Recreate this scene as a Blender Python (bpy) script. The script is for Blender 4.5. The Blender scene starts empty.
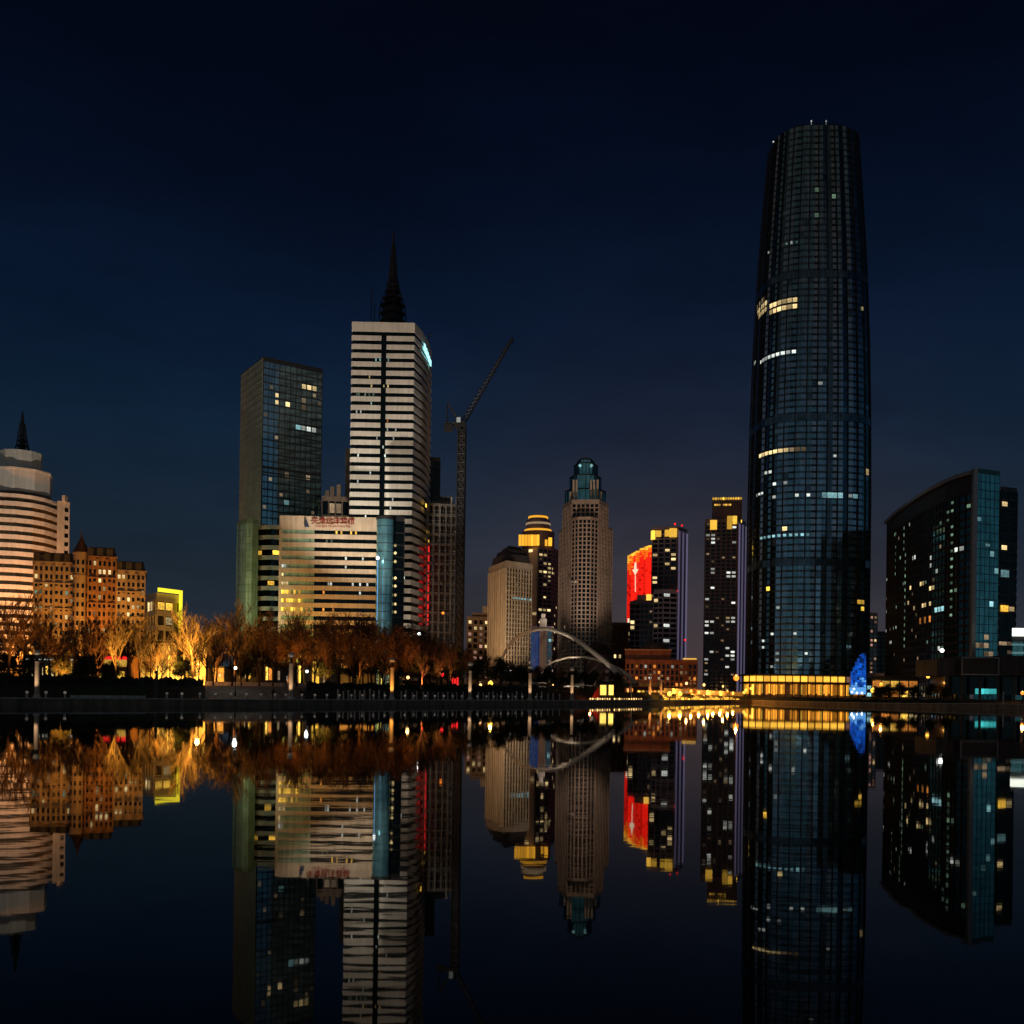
import bpy, bmesh, math, random
from mathutils import Vector, Matrix, noise
PI = math.pi
R = math.radians
SC = bpy.context.scene
COL = SC.collection

# ------------------------------------------------------------------ camera, sky, sun, exposure
F = 1024.0            # focal length in pixels of the 1024 frame
HY = 692.5            # image row of the horizon at the centre column
ROLL = R(0.78)
CAM_H = 2.3
cam_d = bpy.data.cameras.new('camera'); cam = bpy.data.objects.new('camera', cam_d); COL.objects.link(cam)
cam.location = (0, 0, CAM_H); cam.rotation_euler = (R(90), -ROLL, 0)
cam_d.sensor_width = 36; cam_d.lens = 36 * F / 1024; cam_d.shift_y = (HY - 512) / 1024
cam_d.clip_start = 0.2; cam_d.clip_end = 20000
SC.camera = cam
SC.view_settings.view_transform = 'Standard'; SC.view_settings.look = 'None'
SC.view_settings.exposure = 0; SC.view_settings.gamma = 1

SUN_EL, SUN_AZ = R(14), R(44)      # low warm city glow arriving from behind the camera, a little from the left
world = bpy.data.worlds.new("World"); SC.world = world; world.use_nodes = True
nt = world.node_tree; nt.nodes.clear()
wo = nt.nodes.new('ShaderNodeOutputWorld'); addn = nt.nodes.new('ShaderNodeAddShader')
bg1 = nt.nodes.new('ShaderNodeBackground'); bg2 = nt.nodes.new('ShaderNodeBackground')
sky = nt.nodes.new('ShaderNodeTexSky'); sky.sky_type = 'NISHITA'; sky.sun_disc = False
sky.sun_elevation = R(-6); sky.sun_rotation = R(180 - 28)
nt.links.new(sky.outputs[0], bg1.inputs[0]); bg1.inputs[1].default_value = 0.02
tc = nt.nodes.new('ShaderNodeTexCoord'); sep = nt.nodes.new('ShaderNodeSeparateXYZ')
nt.links.new(tc.outputs['Generated'], sep.inputs[0])
ramp = nt.nodes.new('ShaderNodeValToRGB'); nt.links.new(sep.outputs[2], ramp.inputs[0])
def lin(r, g, b):
    f = lambda c: (c / 255 / 12.92) if c / 255 <= 0.04045 else ((c / 255 + 0.055) / 1.055) ** 2.4
    return (f(r), f(g), f(b), 1)
stops = [(0.0, lin(36, 42, 49)), (0.06, lin(32, 41, 50)), (0.14, lin(25, 38, 51)), (0.24, lin(15, 32, 51)), (0.33, lin(9, 23, 44)),
         (0.42, lin(5, 15, 33)), (0.52, lin(3, 8, 23)), (0.62, lin(3, 5, 15)), (1.0, lin(2, 3, 9))]
el = ramp.color_ramp.elements
el[0].position, el[0].color = stops[0]; el[1].position, el[1].color = stops[-1]
for p, c in stops[1:-1]:
    e = el.new(p); e.color = c
# warm dome of city light low over the right of the skyline (azimuth of the centre of the picture)
dotn = nt.nodes.new('ShaderNodeVectorMath'); dotn.operation = 'DOT_PRODUCT'
nt.links.new(tc.outputs['Generated'], dotn.inputs[0]); dotn.inputs[1].default_value = Vector((0.16, 1, -0.12)).normalized()
pw = nt.nodes.new('ShaderNodeMath'); pw.operation = 'POWER'; pw.use_clamp = True; pw.inputs[1].default_value = 34
mx1 = nt.nodes.new('ShaderNodeMath'); mx1.operation = 'MAXIMUM'; mx1.inputs[1].default_value = 0; nt.links.new(dotn.outputs['Value'], mx1.inputs[0]); nt.links.new(mx1.outputs[0], pw.inputs[0])
mixc = nt.nodes.new('ShaderNodeMix'); mixc.data_type = 'RGBA'; mixc.blend_type = 'ADD'
nt.links.new(pw.outputs[0], mixc.inputs[0]); nt.links.new(ramp.outputs[0], mixc.inputs[6])
mixc.inputs[7].default_value = (0.062, 0.028, 0.020, 1)
# teal glow added to the unseen sky behind the viewer, for glass to reflect
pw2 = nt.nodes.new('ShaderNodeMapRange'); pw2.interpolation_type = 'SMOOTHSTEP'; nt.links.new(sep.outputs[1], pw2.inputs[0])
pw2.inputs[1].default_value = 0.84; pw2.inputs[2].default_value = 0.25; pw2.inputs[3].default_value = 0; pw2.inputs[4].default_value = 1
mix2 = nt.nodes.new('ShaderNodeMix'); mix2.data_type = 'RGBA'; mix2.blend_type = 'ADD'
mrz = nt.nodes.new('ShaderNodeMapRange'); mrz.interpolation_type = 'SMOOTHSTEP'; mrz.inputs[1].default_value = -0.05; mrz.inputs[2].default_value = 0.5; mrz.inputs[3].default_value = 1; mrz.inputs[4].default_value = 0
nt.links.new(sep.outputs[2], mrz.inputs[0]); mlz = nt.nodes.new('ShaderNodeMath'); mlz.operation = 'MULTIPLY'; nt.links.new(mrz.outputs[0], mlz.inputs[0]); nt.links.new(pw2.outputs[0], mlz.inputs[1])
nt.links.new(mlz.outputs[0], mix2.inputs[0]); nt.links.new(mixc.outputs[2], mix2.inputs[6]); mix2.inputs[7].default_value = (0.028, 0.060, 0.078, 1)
# thin uneven cloud lit by the city
cn = nt.nodes.new('ShaderNodeTexNoise'); cn.inputs['Scale'].default_value = 3.2; cn.inputs['Detail'].default_value = 7; cn.inputs['Roughness'].default_value = .6
cm = nt.nodes.new('ShaderNodeMapping'); cm.inputs['Scale'].default_value = (1, 1, 3.2); nt.links.new(tc.outputs['Generated'], cm.inputs[0]); nt.links.new(cm.outputs[0], cn.inputs['Vector'])
cr = nt.nodes.new('ShaderNodeMapRange'); cr.inputs[1].default_value = .3; cr.inputs[2].default_value = .75; cr.inputs[3].default_value = .82; cr.inputs[4].default_value = 1.30
nt.links.new(cn.outputs[0], cr.inputs[0]); nt.links.new(cr.outputs[0], bg2.inputs[1])
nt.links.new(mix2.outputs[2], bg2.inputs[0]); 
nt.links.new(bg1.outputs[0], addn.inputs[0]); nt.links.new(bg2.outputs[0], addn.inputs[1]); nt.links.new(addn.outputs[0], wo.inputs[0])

sun_d = bpy.data.lights.new('sun', 'SUN'); sun = bpy.data.objects.new('sun', sun_d); COL.objects.link(sun)
sun_d.energy = 0.13; sun_d.angle = R(150); sun_d.color = (1.0, 0.74, 0.50)
# direction the light travels: mostly along +Y, a little to +X, downwards
sun.rotation_euler = Vector((math.sin(SUN_AZ), math.cos(SUN_AZ), -math.tan(SUN_EL))).to_track_quat('-Z', 'Y').to_euler()

# ------------------------------------------------------------------ pixel <-> world
CR, SR = math.cos(ROLL), math.sin(ROLL)
def uv(px, py):
    dx, dy = px - 512, HY - py
    return dx * CR - dy * SR, dx * SR + dy * CR
def W(px, py, D):
    u, v = uv(px, py)
    return Vector((u / F * D, D, CAM_H + v / F * D))
def XY(px, D, py=690):
    return W(px, py, D).xy
def ZZ(px, py, D):
    return W(px, py, D).z
def proj(p):
    u, v = p[0] / p[1] * F, (p[2] - CAM_H) / p[1] * F
    return 512 + u * CR + v * SR, HY - (-u * SR + v * CR)

# ------------------------------------------------------------------ materials
def mat(name, col, rough=0.7, metal=0.0, spec=0.5, var=0.18, scale=0.6, bump=0.0, stretch=(1, 1, 1)):
    m = bpy.data.materials.new(name); m.use_nodes = True
    n = m.node_tree.nodes; l = m.node_tree.links; b = n['Principled BSDF']
    b.inputs['Roughness'].default_value = rough; b.inputs['Metallic'].default_value = metal
    b.inputs['Specular IOR Level'].default_value = spec
    t = n.new('ShaderNodeTexCoord'); mp = n.new('ShaderNodeMapping'); mp.inputs['Scale'].default_value = stretch
    nz = n.new('ShaderNodeTexNoise'); nz.inputs['Scale'].default_value = scale; nz.inputs['Detail'].default_value = 6
    l.new(t.outputs['Object'], mp.inputs[0]); l.new(mp.outputs[0], nz.inputs['Vector'])
    mr = n.new('ShaderNodeMapRange'); mr.inputs[1].default_value = 0.3; mr.inputs[2].default_value = 0.7
    mr.inputs[3].default_value = 1 - var; mr.inputs[4].default_value = 1 + var
    l.new(nz.outputs[0], mr.inputs[0])
    vm = n.new('ShaderNodeVectorMath'); vm.operation = 'SCALE'; vm.inputs[0].default_value = col[:3]
    sn = n.new('ShaderNodeTexNoise'); sn.inputs['Scale'].default_value = 0.9; sn.inputs['Detail'].default_value = 8; sm = n.new('ShaderNodeMapping'); sm.inputs['Scale'].default_value = (1.4, 1.4, 0.07)
    l.new(t.outputs['Object'], sm.inputs[0]); l.new(sm.outputs[0], sn.inputs['Vector'])
    sr = n.new('ShaderNodeMapRange'); sr.inputs[1].default_value = 0.35; sr.inputs[2].default_value = 0.65; sr.inputs[3].default_value = 1 - var * 1.3; sr.inputs[4].default_value = 1 + var * .5; l.new(sn.outputs[0], sr.inputs[0])
    ml = n.new('ShaderNodeMath'); ml.operation = 'MULTIPLY'; l.new(mr.outputs[0], ml.inputs[0]); l.new(sr.outputs[0], ml.inputs[1]); mr = ml
    l.new(mr.outputs[0], vm.inputs['Scale']); l.new(vm.outputs[0], b.inputs['Base Color'])
    if bump:
        bp = n.new('ShaderNodeBump'); bp.inputs['Strength'].default_value = bump
        l.new(nz.outputs[0], bp.inputs['Height']); l.new(bp.outputs[0], b.inputs['Normal'])
    return m
def glass(name, col, rough=0.08, spec=0.5, metal=0.9, tilt=0.004):
    """opaque dark facade glazing; every pane reflects at a very slightly different angle"""
    m = mat(name, col, rough, metal, spec, var=0.25, scale=0.25)
    n = m.node_tree.nodes; l = m.node_tree.links; b = n['Principled BSDF']
    t = n.new('ShaderNodeTexCoord'); nz = n.new('ShaderNodeTexNoise'); nz.inputs['Scale'].default_value = 0.35
    l.new(t.outputs['Object'], nz.inputs['Vector'])
    bp = n.new('ShaderNodeBump'); bp.inputs['Strength'].default_value = 0.25; bp.inputs['Distance'].default_value = 0.1
    l.new(nz.outputs[0], bp.inputs['Height']); l.new(bp.outputs[0], b.inputs['Normal'])
    return m
def emis(name, col, strength=1.0, vary=0.5, base=(0.02, 0.02, 0.02)):
    """lamp or lit window; brightness differs from one object to the next and inside the pane"""
    m = bpy.data.materials.new(name); m.use_nodes = True
    n = m.node_tree.nodes; l = m.node_tree.links; b = n['Principled BSDF']
    b.inputs['Base Color'].default_value = (*base, 1); b.inputs['Roughness'].default_value = 0.4
    b.inputs['Emission Color'].default_value = (*col[:3], 1)
    oi = n.new('ShaderNodeObjectInfo'); mr = n.new('ShaderNodeMapRange')
    mr.inputs[3].default_value = strength * (1 - vary * 1.35); mr.inputs[4].default_value = strength * (1 + vary * 1.5)
    sq = n.new('ShaderNodeMath'); sq.operation = 'POWER'; sq.inputs[1].default_value = 1.8; l.new(oi.outputs['Random'], sq.inputs[0]); l.new(sq.outputs[0], mr.inputs[0])
    t = n.new('ShaderNodeTexCoord'); nz = n.new('ShaderNodeTexNoise'); nz.inputs['Scale'].default_value = 3.4; nz.inputs['Detail'].default_value = 4
    l.new(t.outputs['Object'], nz.inputs['Vector'])
    m2 = n.new('ShaderNodeMapRange'); m2.inputs[1].default_value = 0.3; m2.inputs[2].default_value = 0.7
    m2.inputs[3].default_value = 1 - vary; m2.inputs[4].default_value = 1 + vary
    l.new(nz.outputs[0], m2.inputs[0])
    mu = n.new('ShaderNodeMath'); mu.operation = 'MULTIPLY'; l.new(mr.outputs[0], mu.inputs[0]); l.new(m2.outputs[0], mu.inputs[1])
    l.new(mu.outputs[0], b.inputs['Emission Strength'])
    m.cycles.emission_sampling = 'NONE'
    return m
M = {}
M['white_clad'] = mat('white_cladding', (0.68, 0.66, 0.61), 0.6, var=0.10, scale=0.15)
M['cream'] = mat('cream_render', (0.50, 0.42, 0.32), 0.7, var=0.14, scale=0.3)
M['beige_stone'] = mat('beige_stone', (0.38, 0.28, 0.21), 0.7, var=0.16, scale=0.3)
M['pale_stone'] = mat('pale_stone', (0.6, 0.56, 0.5), 0.7, var=0.2, scale=2.0)
M['paving'] = mat('paving', (0.32, 0.25, 0.20), 0.75, var=0.25, scale=1.5, bump=0.2)
M['brown_paving'] = mat('brown_paving', (0.26, 0.20, 0.16), 0.75, var=0.25, scale=1.5, bump=0.2)
M['concrete'] = mat('raw_concrete', (0.22, 0.20, 0.18), 0.85, var=0.25, scale=0.5)
M['dark_conc'] = mat('dark_concrete', (0.09, 0.085, 0.08), 0.85, var=0.25, scale=0.5)
M['brick'] = mat('red_brick', (0.20, 0.085, 0.055), 0.8, var=0.25, scale=0.7)
M['brown_brick'] = mat('brown_brick', (0.30, 0.15, 0.08), 0.8, var=0.2, scale=0.7)
M['roof'] = mat('dark_roof', (0.05, 0.045, 0.05), 0.7, var=0.2, scale=0.5)
M['metal'] = mat('dark_metal', (0.014, 0.015, 0.018), 0.6, 0.1, var=0.15, scale=2)
M['alu'] = mat('pale_aluminium', (0.32, 0.30, 0.30), 0.4, 0.7, var=0.1, scale=1)
M['lilac'] = mat('lilac_cladding', (0.42, 0.38, 0.50), 0.5, var=0.12, scale=0.3)
M['plum'] = mat('plum_cladding', (0.15, 0.11, 0.15), 0.6, var=0.15, scale=0.3)
M['soil'] = mat('soil', (0.035, 0.028, 0.02), 0.95, var=0.3, scale=0.4, bump=0.3)
M['bark'] = mat('bark', (0.065, 0.042, 0.028), 0.9, var=0.3, scale=1.2, bump=0.4)
M['bark2'] = mat('pale_bark', (0.20, 0.14, 0.08), 0.9, var=0.3, scale=1.2, bump=0.4)
M['leaf_brown'] = mat('withered_leaves', (0.10, 0.05, 0.018), 0.8, var=0.5, scale=0.9)
M['leaf_dark'] = mat('evergreen_leaves', (0.035, 0.05, 0.025), 0.7, var=0.5, scale=0.9)
M['lawn'] = mat('grass_blades', (0.03, 0.065, 0.02), 0.9, var=0.4, scale=2)
M['rail'] = mat('painted_steel', (0.30, 0.29, 0.27), 0.5, 0.2, var=0.1, scale=3)
M['cloth'] = mat('dark_cloth', (0.03, 0.03, 0.04), 0.9, var=0.3, scale=4)
M['cloth2'] = mat('grey_cloth', (0.14, 0.13, 0.13), 0.9, var=0.3, scale=4)
M['skin'] = mat('skin', (0.40, 0.24, 0.17), 0.6, var=0.05, scale=4)
M['hair'] = mat('hair', (0.02, 0.015, 0.012), 0.6, var=0.1, scale=8)
M['red_cloth'] = mat('red_canvas', (0.45, 0.04, 0.03), 0.8, var=0.15, scale=2)
M['glass_black'] = glass('black_glazing', (0.022, 0.034, 0.036), 0.08)
M['glass_teal'] = glass('teal_glazing', (0.22, 0.58, 0.58), 0.12)
M['glass_teal_light'] = glass('light_teal_glazing', (0.38, 0.85, 0.92), 0.2)
M['glass_blue'] = glass('blue_glazing', (0.20, 0.38, 0.46), 0.10)
M['glass_green'] = glass('green_glazing', (0.30, 0.48, 0.32), 0.25, metal=.35)
M['louvre'] = glass('louvre_panels', (.10, .17, .22), 0.25)
M['glass_brown'] = glass('bronze_glazing', (0.20, 0.15, 0.08), 0.15)
M['glass_grey'] = glass('grey_glazing', (0.16, 0.17, 0.19), 0.12)
for k, c, s in (('w_warm', (1, 0.72, 0.32), 0.9), ('w_white', (0.9, 0.95, 0.85), 0.8), ('w_cool', (0.45, 0.9, 0.95), 0.55), ('w_gold', (1, 0.55, 0.08), 1.3),
                ('w_orange', (1, 0.33, 0.05), 0.9), ('w_dim', (0.9, 0.62, 0.35), 0.22), ('w_green', (0.45, 0.75, 0.5), 0.30), ('w_yellow', (1, 0.55, 0.06), 1.35),
                ('w_blue', (0.03, 0.16, 0.9), 0.9), ('w_pink', (1, 0.5, 0.35), 0.4), ('w_bright', (1, 0.58, 0.2), 1.8)):
    M[k] = emis('lit_' + k[2:], c, s)
M['globe_warm'] = emis('globe_warm', (1, 0.52, 0.18), 3, 0.15)
M['globe_gold'] = emis('globe_gold', (1, 0.46, 0.05), 3, 0.15)
M['globe_orange'] = emis('globe_orange', (1, 0.24, 0.02), 2.6, 0.15)
M['globe_white'] = emis('globe_white', (0.95, 1, 0.95), 5, 0.15)
M['globe_dull'] = mat('frosted_globe', (0.7, 0.66, 0.6), 0.5, var=0.05)
M['led_red'] = emis('led_red', (1, 0.012, 0.005), 1.1, 0.25)
M['led_deep_red'] = emis('led_deep_red', (.9, .006, .003), .6, .3)
M['led_orange'] = emis('led_orange', (1, 0.12, 0.006), 1.2, 0.2)
M['led_gold'] = emis('led_gold', (1, 0.45, 0.03), 1.3, 0.2)
M['led_white'] = emis('led_white', (1, 0.75, 0.5), 1.4, 0.2)
M['led_cyan'] = emis('led_cyan', (0.35, 0.95, 1), 1.6, 0.15)
M['led_blue'] = emis('led_blue', (0.005, 0.12, 0.75), 0.75, 0.3)
M['led_deep'] = emis('led_deep_blue', (0.003, 0.06, 0.42), 0.6, 0.5)
M['led_blue2'] = emis('led_pale_blue', (0.12, 0.4, 0.9), 1.0, 0.25)
M['lilac_wash_glow'] = emis('lilac_wash_glow', (0.34, 0.28, 0.50), 0.30, 0.2)
M['led_yellow'] = emis('led_yellow', (1, 0.80, 0.03), 1.6, 0.2)
M['neon_red'] = emis('neon_red', (1, 0.02, 0.02), 1.4, 0.2)
M['sign_red'] = mat('sign_red_letters', (0.20, 0.008, 0.008), 0.5, var=0.05)
M['sign_navy'] = mat('sign_navy', (0.02, 0.04, 0.09), 0.5, var=0.05)

# ------------------------------------------------------------------ mesh building
class MB:
    def __init__(s): s.v = []; s.f = []; s.m = []
    def quad(s, pts, mi=0):
        i = len(s.v); s.v += [tuple(p) for p in pts]; s.f.append(tuple(range(i, i + len(pts)))); s.m.append(mi)
    def hexa(s, a, b, mi=0):      # a: 4 bottom pts (ccw from above), b: 4 top pts
        n = len(a); i = len(s.v); s.v += [tuple(p) for p in a] + [tuple(p) for p in b]
        s.f.append(tuple(i + k for k in reversed(range(n)))); s.m.append(mi)
        s.f.append(tuple(i + n + k for k in range(n))); s.m.append(mi)
        for k in range(n):
            j = (k + 1) % n; s.f.append((i + k, i + j, i + n + j, i + n + k)); s.m.append(mi)
    def box(s, x0, y0, z0, x1, y1, z1, mi=0):
        s.hexa([(x0, y0, z0), (x1, y0, z0), (x1, y1, z0), (x0, y1, z0)], [(x0, y0, z1), (x1, y0, z1), (x1, y1, z1), (x0, y1, z1)], mi)
    def prism(s, poly, z0, z1, mi=0, top=None):
        top = top or poly
        s.hexa([(p[0], p[1], z0) for p in poly], [(p[0], p[1], z1) for p in top], mi)
    def slab(s, p0, p1, z0, z1, off0, off1, mi=0):   # box along an edge p0->p1, between two offsets along its outward normal
        t = (p1 - p0).normalized(); n = Vector((t.y, -t.x))
        a, b, c, d = p0 + n * off1, p1 + n * off1, p1 + n * off0, p0 + n * off0
        s.prism([a, b, c, d], z0, z1, mi)
    def tube(s, pts, rad, n=6, mi=0, cap=True):
        pts = [Vector(p) for p in pts]; rings = []
        for k, p in enumerate(pts):
            d = (pts[min(k + 1, len(pts) - 1)] - pts[max(k - 1, 0)]).normalized()
            a = d.cross(Vector((0.13, 0.37, 0.9)) if abs(d.z) < 0.95 else Vector((1, 0, 0))).normalized(); b = d.cross(a)
            r = rad[k] if isinstance(rad, (list, tuple)) else rad
            i = len(s.v)
            s.v += [tuple(p + a * (r * math.cos(2 * PI * q / n)) + b * (r * math.sin(2 * PI * q / n))) for q in range(n)]
            rings.append(i)
        for k in range(len(rings) - 1):
            for q in range(n):
                s.f.append((rings[k] + q, rings[k] + (q + 1) % n, rings[k + 1] + (q + 1) % n, rings[k + 1] + q)); s.m.append(mi)
        if cap:
            s.f.append(tuple(rings[0] + q for q in range(n))); s.m.append(mi)
            s.f.append(tuple(rings[-1] + q for q in reversed(range(n)))); s.m.append(mi)
    def lathe(s, prof, n=16, c=(0, 0), mi=0):   # prof: (r, z) list
        rings = []
        for r, z in prof:
            i = len(s.v); s.v += [(c[0] + r * math.cos(2 * PI * q / n), c[1] + r * math.sin(2 * PI * q / n), z) for q in range(n)]; rings.append(i)
        for k in range(len(rings) - 1):
            for q in range(n):
                s.f.append((rings[k] + q, rings[k] + (q + 1) % n, rings[k + 1] + (q + 1) % n, rings[k + 1] + q)); s.m.append(mi)
        s.f.append(tuple(rings[0] + q for q in reversed(range(n)))); s.m.append(mi)
        s.f.append(tuple(rings[-1] + q for q in range(n))); s.m.append(mi)
    def build(s, name, mats, parent=None, smooth=False, origin=None):
        me = bpy.data.meshes.new(name)
        o = Vector(origin) if origin is not None else (Vector(parent.location) if parent is not None and parent.parent is None else Vector((0, 0, 0)))
        if parent is not None and parent.parent is not None: o = Vector(parent.parent.location) + Vector(parent.location)
        me.from_pydata([(a - o.x, b - o.y, c - o.z) for a, b, c in s.v], [], s.f)
        if not isinstance(mats, (list, tuple)): mats = [mats]
        for m in mats: me.materials.append(m)
        me.polygons.foreach_set('material_index', s.m)
        me.validate(); me.update()
        bm = bmesh.new(); bm.from_mesh(me); bmesh.ops.recalc_face_normals(bm, faces=bm.faces); bm.to_mesh(me); bm.free()
        if smooth: me.polygons.foreach_set('use_smooth', [True] * len(me.polygons))
        ob = bpy.data.objects.new(name, me); COL.objects.link(ob)
        if parent is not None: ob.parent = parent
        elif origin is not None: ob.location = o
        return ob

def thing(name, loc, label, cat, group=None):
    o = bpy.data.objects.new(name, None); COL.objects.link(o); o.location = loc; o.empty_display_size = 0.5
    o['label'] = label; o['category'] = cat
    if group: o['group'] = group
    return o
def tag(o, label, cat, group=None):
    o['label'] = label; o['category'] = cat
    if group: o['group'] = group
    return o
def structure(o): o['kind'] = 'structure'; return o
def copy_tree(src, loc, label=None, group=None, rz=None, sc=None):
    r = src.copy(); COL.objects.link(r); r.location = loc
    if rz is not None: r.rotation_euler = (0, 0, rz)
    if sc is not None: r.scale = (sc[0], sc[0], sc[1]) if isinstance(sc, (tuple, list)) else (sc, sc, sc)
    if label: r['label'] = label
    if group: r['group'] = group
    for ch in src.children:
        c = ch.copy(); COL.objects.link(c); c.parent = r
        for g in ch.children:
            d = g.copy(); COL.objects.link(d); d.parent = c
    return r
ORD = ['zeroth', 'first', 'second', 'third', 'fourth', 'fifth', 'sixth', 'seventh', 'eighth', 'ninth', 'tenth', 'eleventh', 'twelfth', 'thirteenth', 'fourteenth',
       'fifteenth', 'sixteenth', 'seventeenth', 'eighteenth', 'nineteenth', 'twentieth'] + ['%s from the' % w for w in ()]
def lamp(name, loc, energy, col, radius=0.3, kind='POINT', target=None, angle=None, parent=None):
    d = bpy.data.lights.new(name, kind); o = bpy.data.objects.new(name, d); COL.objects.link(o)
    d.energy = energy; d.color = col; d.shadow_soft_size = radius
    o.location = loc
    if kind == 'SPOT':
        d.spot_size = angle or R(70); d.spot_blend = 0.6
    if target is not None: o.rotation_euler = (Vector(target) - Vector(loc)).to_track_quat('-Z', 'Y').to_euler()
    if parent is not None:
        o.parent = parent; o.location = Vector(loc) - parent.location
    return o

# unit box shared by every lit window of one material
UNIT = {}
def unit_box(mk):
    if mk not in UNIT:
        b = MB(); b.box(-0.5, -0.5, -0.5, 0.5, 0.5, 0.5)
        me = bpy.data.meshes.new('window_pane'); me.from_pydata(b.v, [], b.f); me.materials.append(M[mk]); UNIT[mk] = me
    return UNIT[mk]

def openings(root, L, boxes, m):
    """unlit window openings: separate parts while the building has fewer than 100, the rest one mesh"""
    rest = MB(); n = 0
    for k, (p, t, hw, z0, z1) in enumerate(boxes):
        b = MB() if L.n + n < 100 else rest
        b.slab(p - t * hw, p + t * hw, z0, z1, .002, .06)
        if b is not rest: b.build('window_opening', m, root); n += 1
    if rest.f: o = rest.build('window_openings', m, root); o['kind'] = 'stuff'
def ccw(poly):
    a = sum(poly[i].x * poly[(i + 1) % len(poly)].y - poly[(i + 1) % len(poly)].x * poly[i].y for i in range(len(poly)))
    return poly if a > 0 else list(reversed(poly))

class Face:
    """one vertical facade plane: a grid of cols x floors openings"""
    def __init__(s, p0, p1, z0, z1, cols, floors):
        s.p0, s.p1, s.z0, s.z1, s.nc, s.nf = Vector(p0), Vector(p1), z0, z1, cols, floors
        s.t = (s.p1 - s.p0).normalized(); s.n = Vector((s.t.y, -s.t.x)); s.L = (s.p1 - s.p0).length
        s.cw, s.fh = s.L / cols, (z1 - z0) / floors
    def piers(s, mb, w, off, mi=0, every=1, z0=None, z1=None):
        for i in range(0, s.nc + 1, every):
            a = max(0.0, i * s.cw - w / 2); b = min(s.L, i * s.cw + w / 2)
            mb.slab(s.p0 + s.t * a, s.p0 + s.t * b, z0 if z0 is not None else s.z0, z1 if z1 is not None else s.z1, 0.002, off, mi)
    def bands(s, mb, h, off, mi=0, skip=None):
        for j in range(s.nf + 1):
            if skip and skip(j): continue
            a, b = s.z0 + j * s.fh - (h / 2 if j else 0), s.z0 + j * s.fh + (h / 2 if j < s.nf else 0)
            if b > a: mb.slab(s.p0, s.p1, a, b, 0.002, off, mi)
    def cell(s, i, j):
        c = s.p0 + s.t * ((i + 0.5) * s.cw); return Vector((c.x, c.y, s.z0 + (j + 0.5) * s.fh))

class Lights:
    """lit windows of one building: parts named window, at most 100"""
    def __init__(s, root, seed): s.root = root; s.rnd = random.Random(seed); s.used = set(); s.n = 0; s.faces = []
    def put(s, f, i, j, mk, w=0.72, h=0.6, off=0.12, label=None):
        key = (id(f), i, j)
        if key in s.used or s.n >= 100: return
        s.used.add(key); s.n += 1
        o = bpy.data.objects.new('window', unit_box(mk)); COL.objects.link(o); o.parent = s.root
        c = f.cell(i, j); c2 = c + Vector((f.n.x, f.n.y, 0)) * off
        o.location = c2 - s.root.location
        o.rotation_euler = (0, 0, math.atan2(f.t.y, f.t.x)); o.scale = (f.cw * w, 0.12, f.fh * h)
    def rect(s, f, x0, y0, x1, y1, mk, prob=1.0, **k):
        """light the openings whose place in the picture falls in a rectangle"""
        hit = False; best = None; cx, cy = (x0 + x1) / 2, (y0 + y1) / 2
        for i in range(f.nc):
            for j in range(f.nf):
                q = proj(f.cell(i, j)); d = abs(q[0] - cx) + abs(q[1] - cy)
                if best is None or d < best[0]: best = (d, i, j)
                if x0 <= q[0] <= x1 and y0 <= q[1] <= y1:
                    hit = True
                    if s.rnd.random() < prob: s.put(f, i, j, mk, **k)
        if not hit and best: s.put(f, best[1], best[2], mk, **k)
    def dots(s, f, pts, mk, **k):
        for p in pts: s.rect(f, p[0] - 0.4, p[1] - 0.4, p[0] + 0.4, p[1] + 0.4, mk, **k)
    def scatter(s, f, n, mks, w=0.72, h=0.6, jmax=None):
        for _ in range(n):
            i, j = s.rnd.randrange(f.nc), s.rnd.randrange(jmax or f.nf)
            s.put(f, i, j, s.rnd.choice(mks), w=w, h=h)

# ------------------------------------------------------------------ lake, land
BANK = [(-3500, 22), (-1500, 45), (-700, 70), (-250, 98), (-60, 112), (37, 120), (150, 130), (291, 143), (392, 161), (470, 177), (530, 192), (572, 205), (610, 222), (650, 245),
        (690, 285), (730, 330), (752, 338), (775, 305), (810, 282), (860, 262), (940, 242), (1024, 228), (1200, 200), (1700, 140), (2600, 80), (4400, 36)]
def bank_D(px):
    for (a, A), (b, B) in zip(BANK, BANK[1:]):
        if a <= px <= b:
            t = (px - a) / (b - a); return A + (B - A) * t
    return BANK[0][1] if px < BANK[0][0] else BANK[-1][1]
def sstep(a, b, x):
    t = max(0, min(1, (x - a) / (b - a))); return t * t * (3 - 2 * t)
def gz(px, off):
    """height of the land at a distance behind the waterline"""
    right = sstep(620, 780, px)
    hi = 2.75 * (1 - right) + 2.0 * right
    base = 0.78 + 0.35 * sstep(850, 1000, px)
    return base + (hi - base) * sstep(9, 19, off)
def G(px, off, dz=0.0):
    D = bank_D(px) + off; p = XY(px, D)
    return Vector((p.x, p.y, gz(px, off) + dz))
def pxs(a, b, n=None, bends=True):
    n = n or max(2, int(abs(b - a) / 8)); xs = {a + (b - a) * k / n for k in range(n + 1)}
    xs |= {x for x, _ in BANK if a < x < b}
    return sorted(xs)
def sheet(name, a, b, offs, dz, m, thick=None):
    mb = MB(); xs = pxs(a, b)
    g = [[G(x, o, dz) for o in offs] for x in xs]
    for i in range(len(xs) - 1):
        for k in range(len(offs) - 1):
            mb.quad([g[i][k], g[i + 1][k], g[i + 1][k + 1], g[i][k + 1]])
    return mb.build(name, m)
wm = bpy.data.materials.new('lake_water'); wm.use_nodes = True
n = wm.node_tree.nodes; l = wm.node_tree.links; b = n['Principled BSDF']
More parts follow.
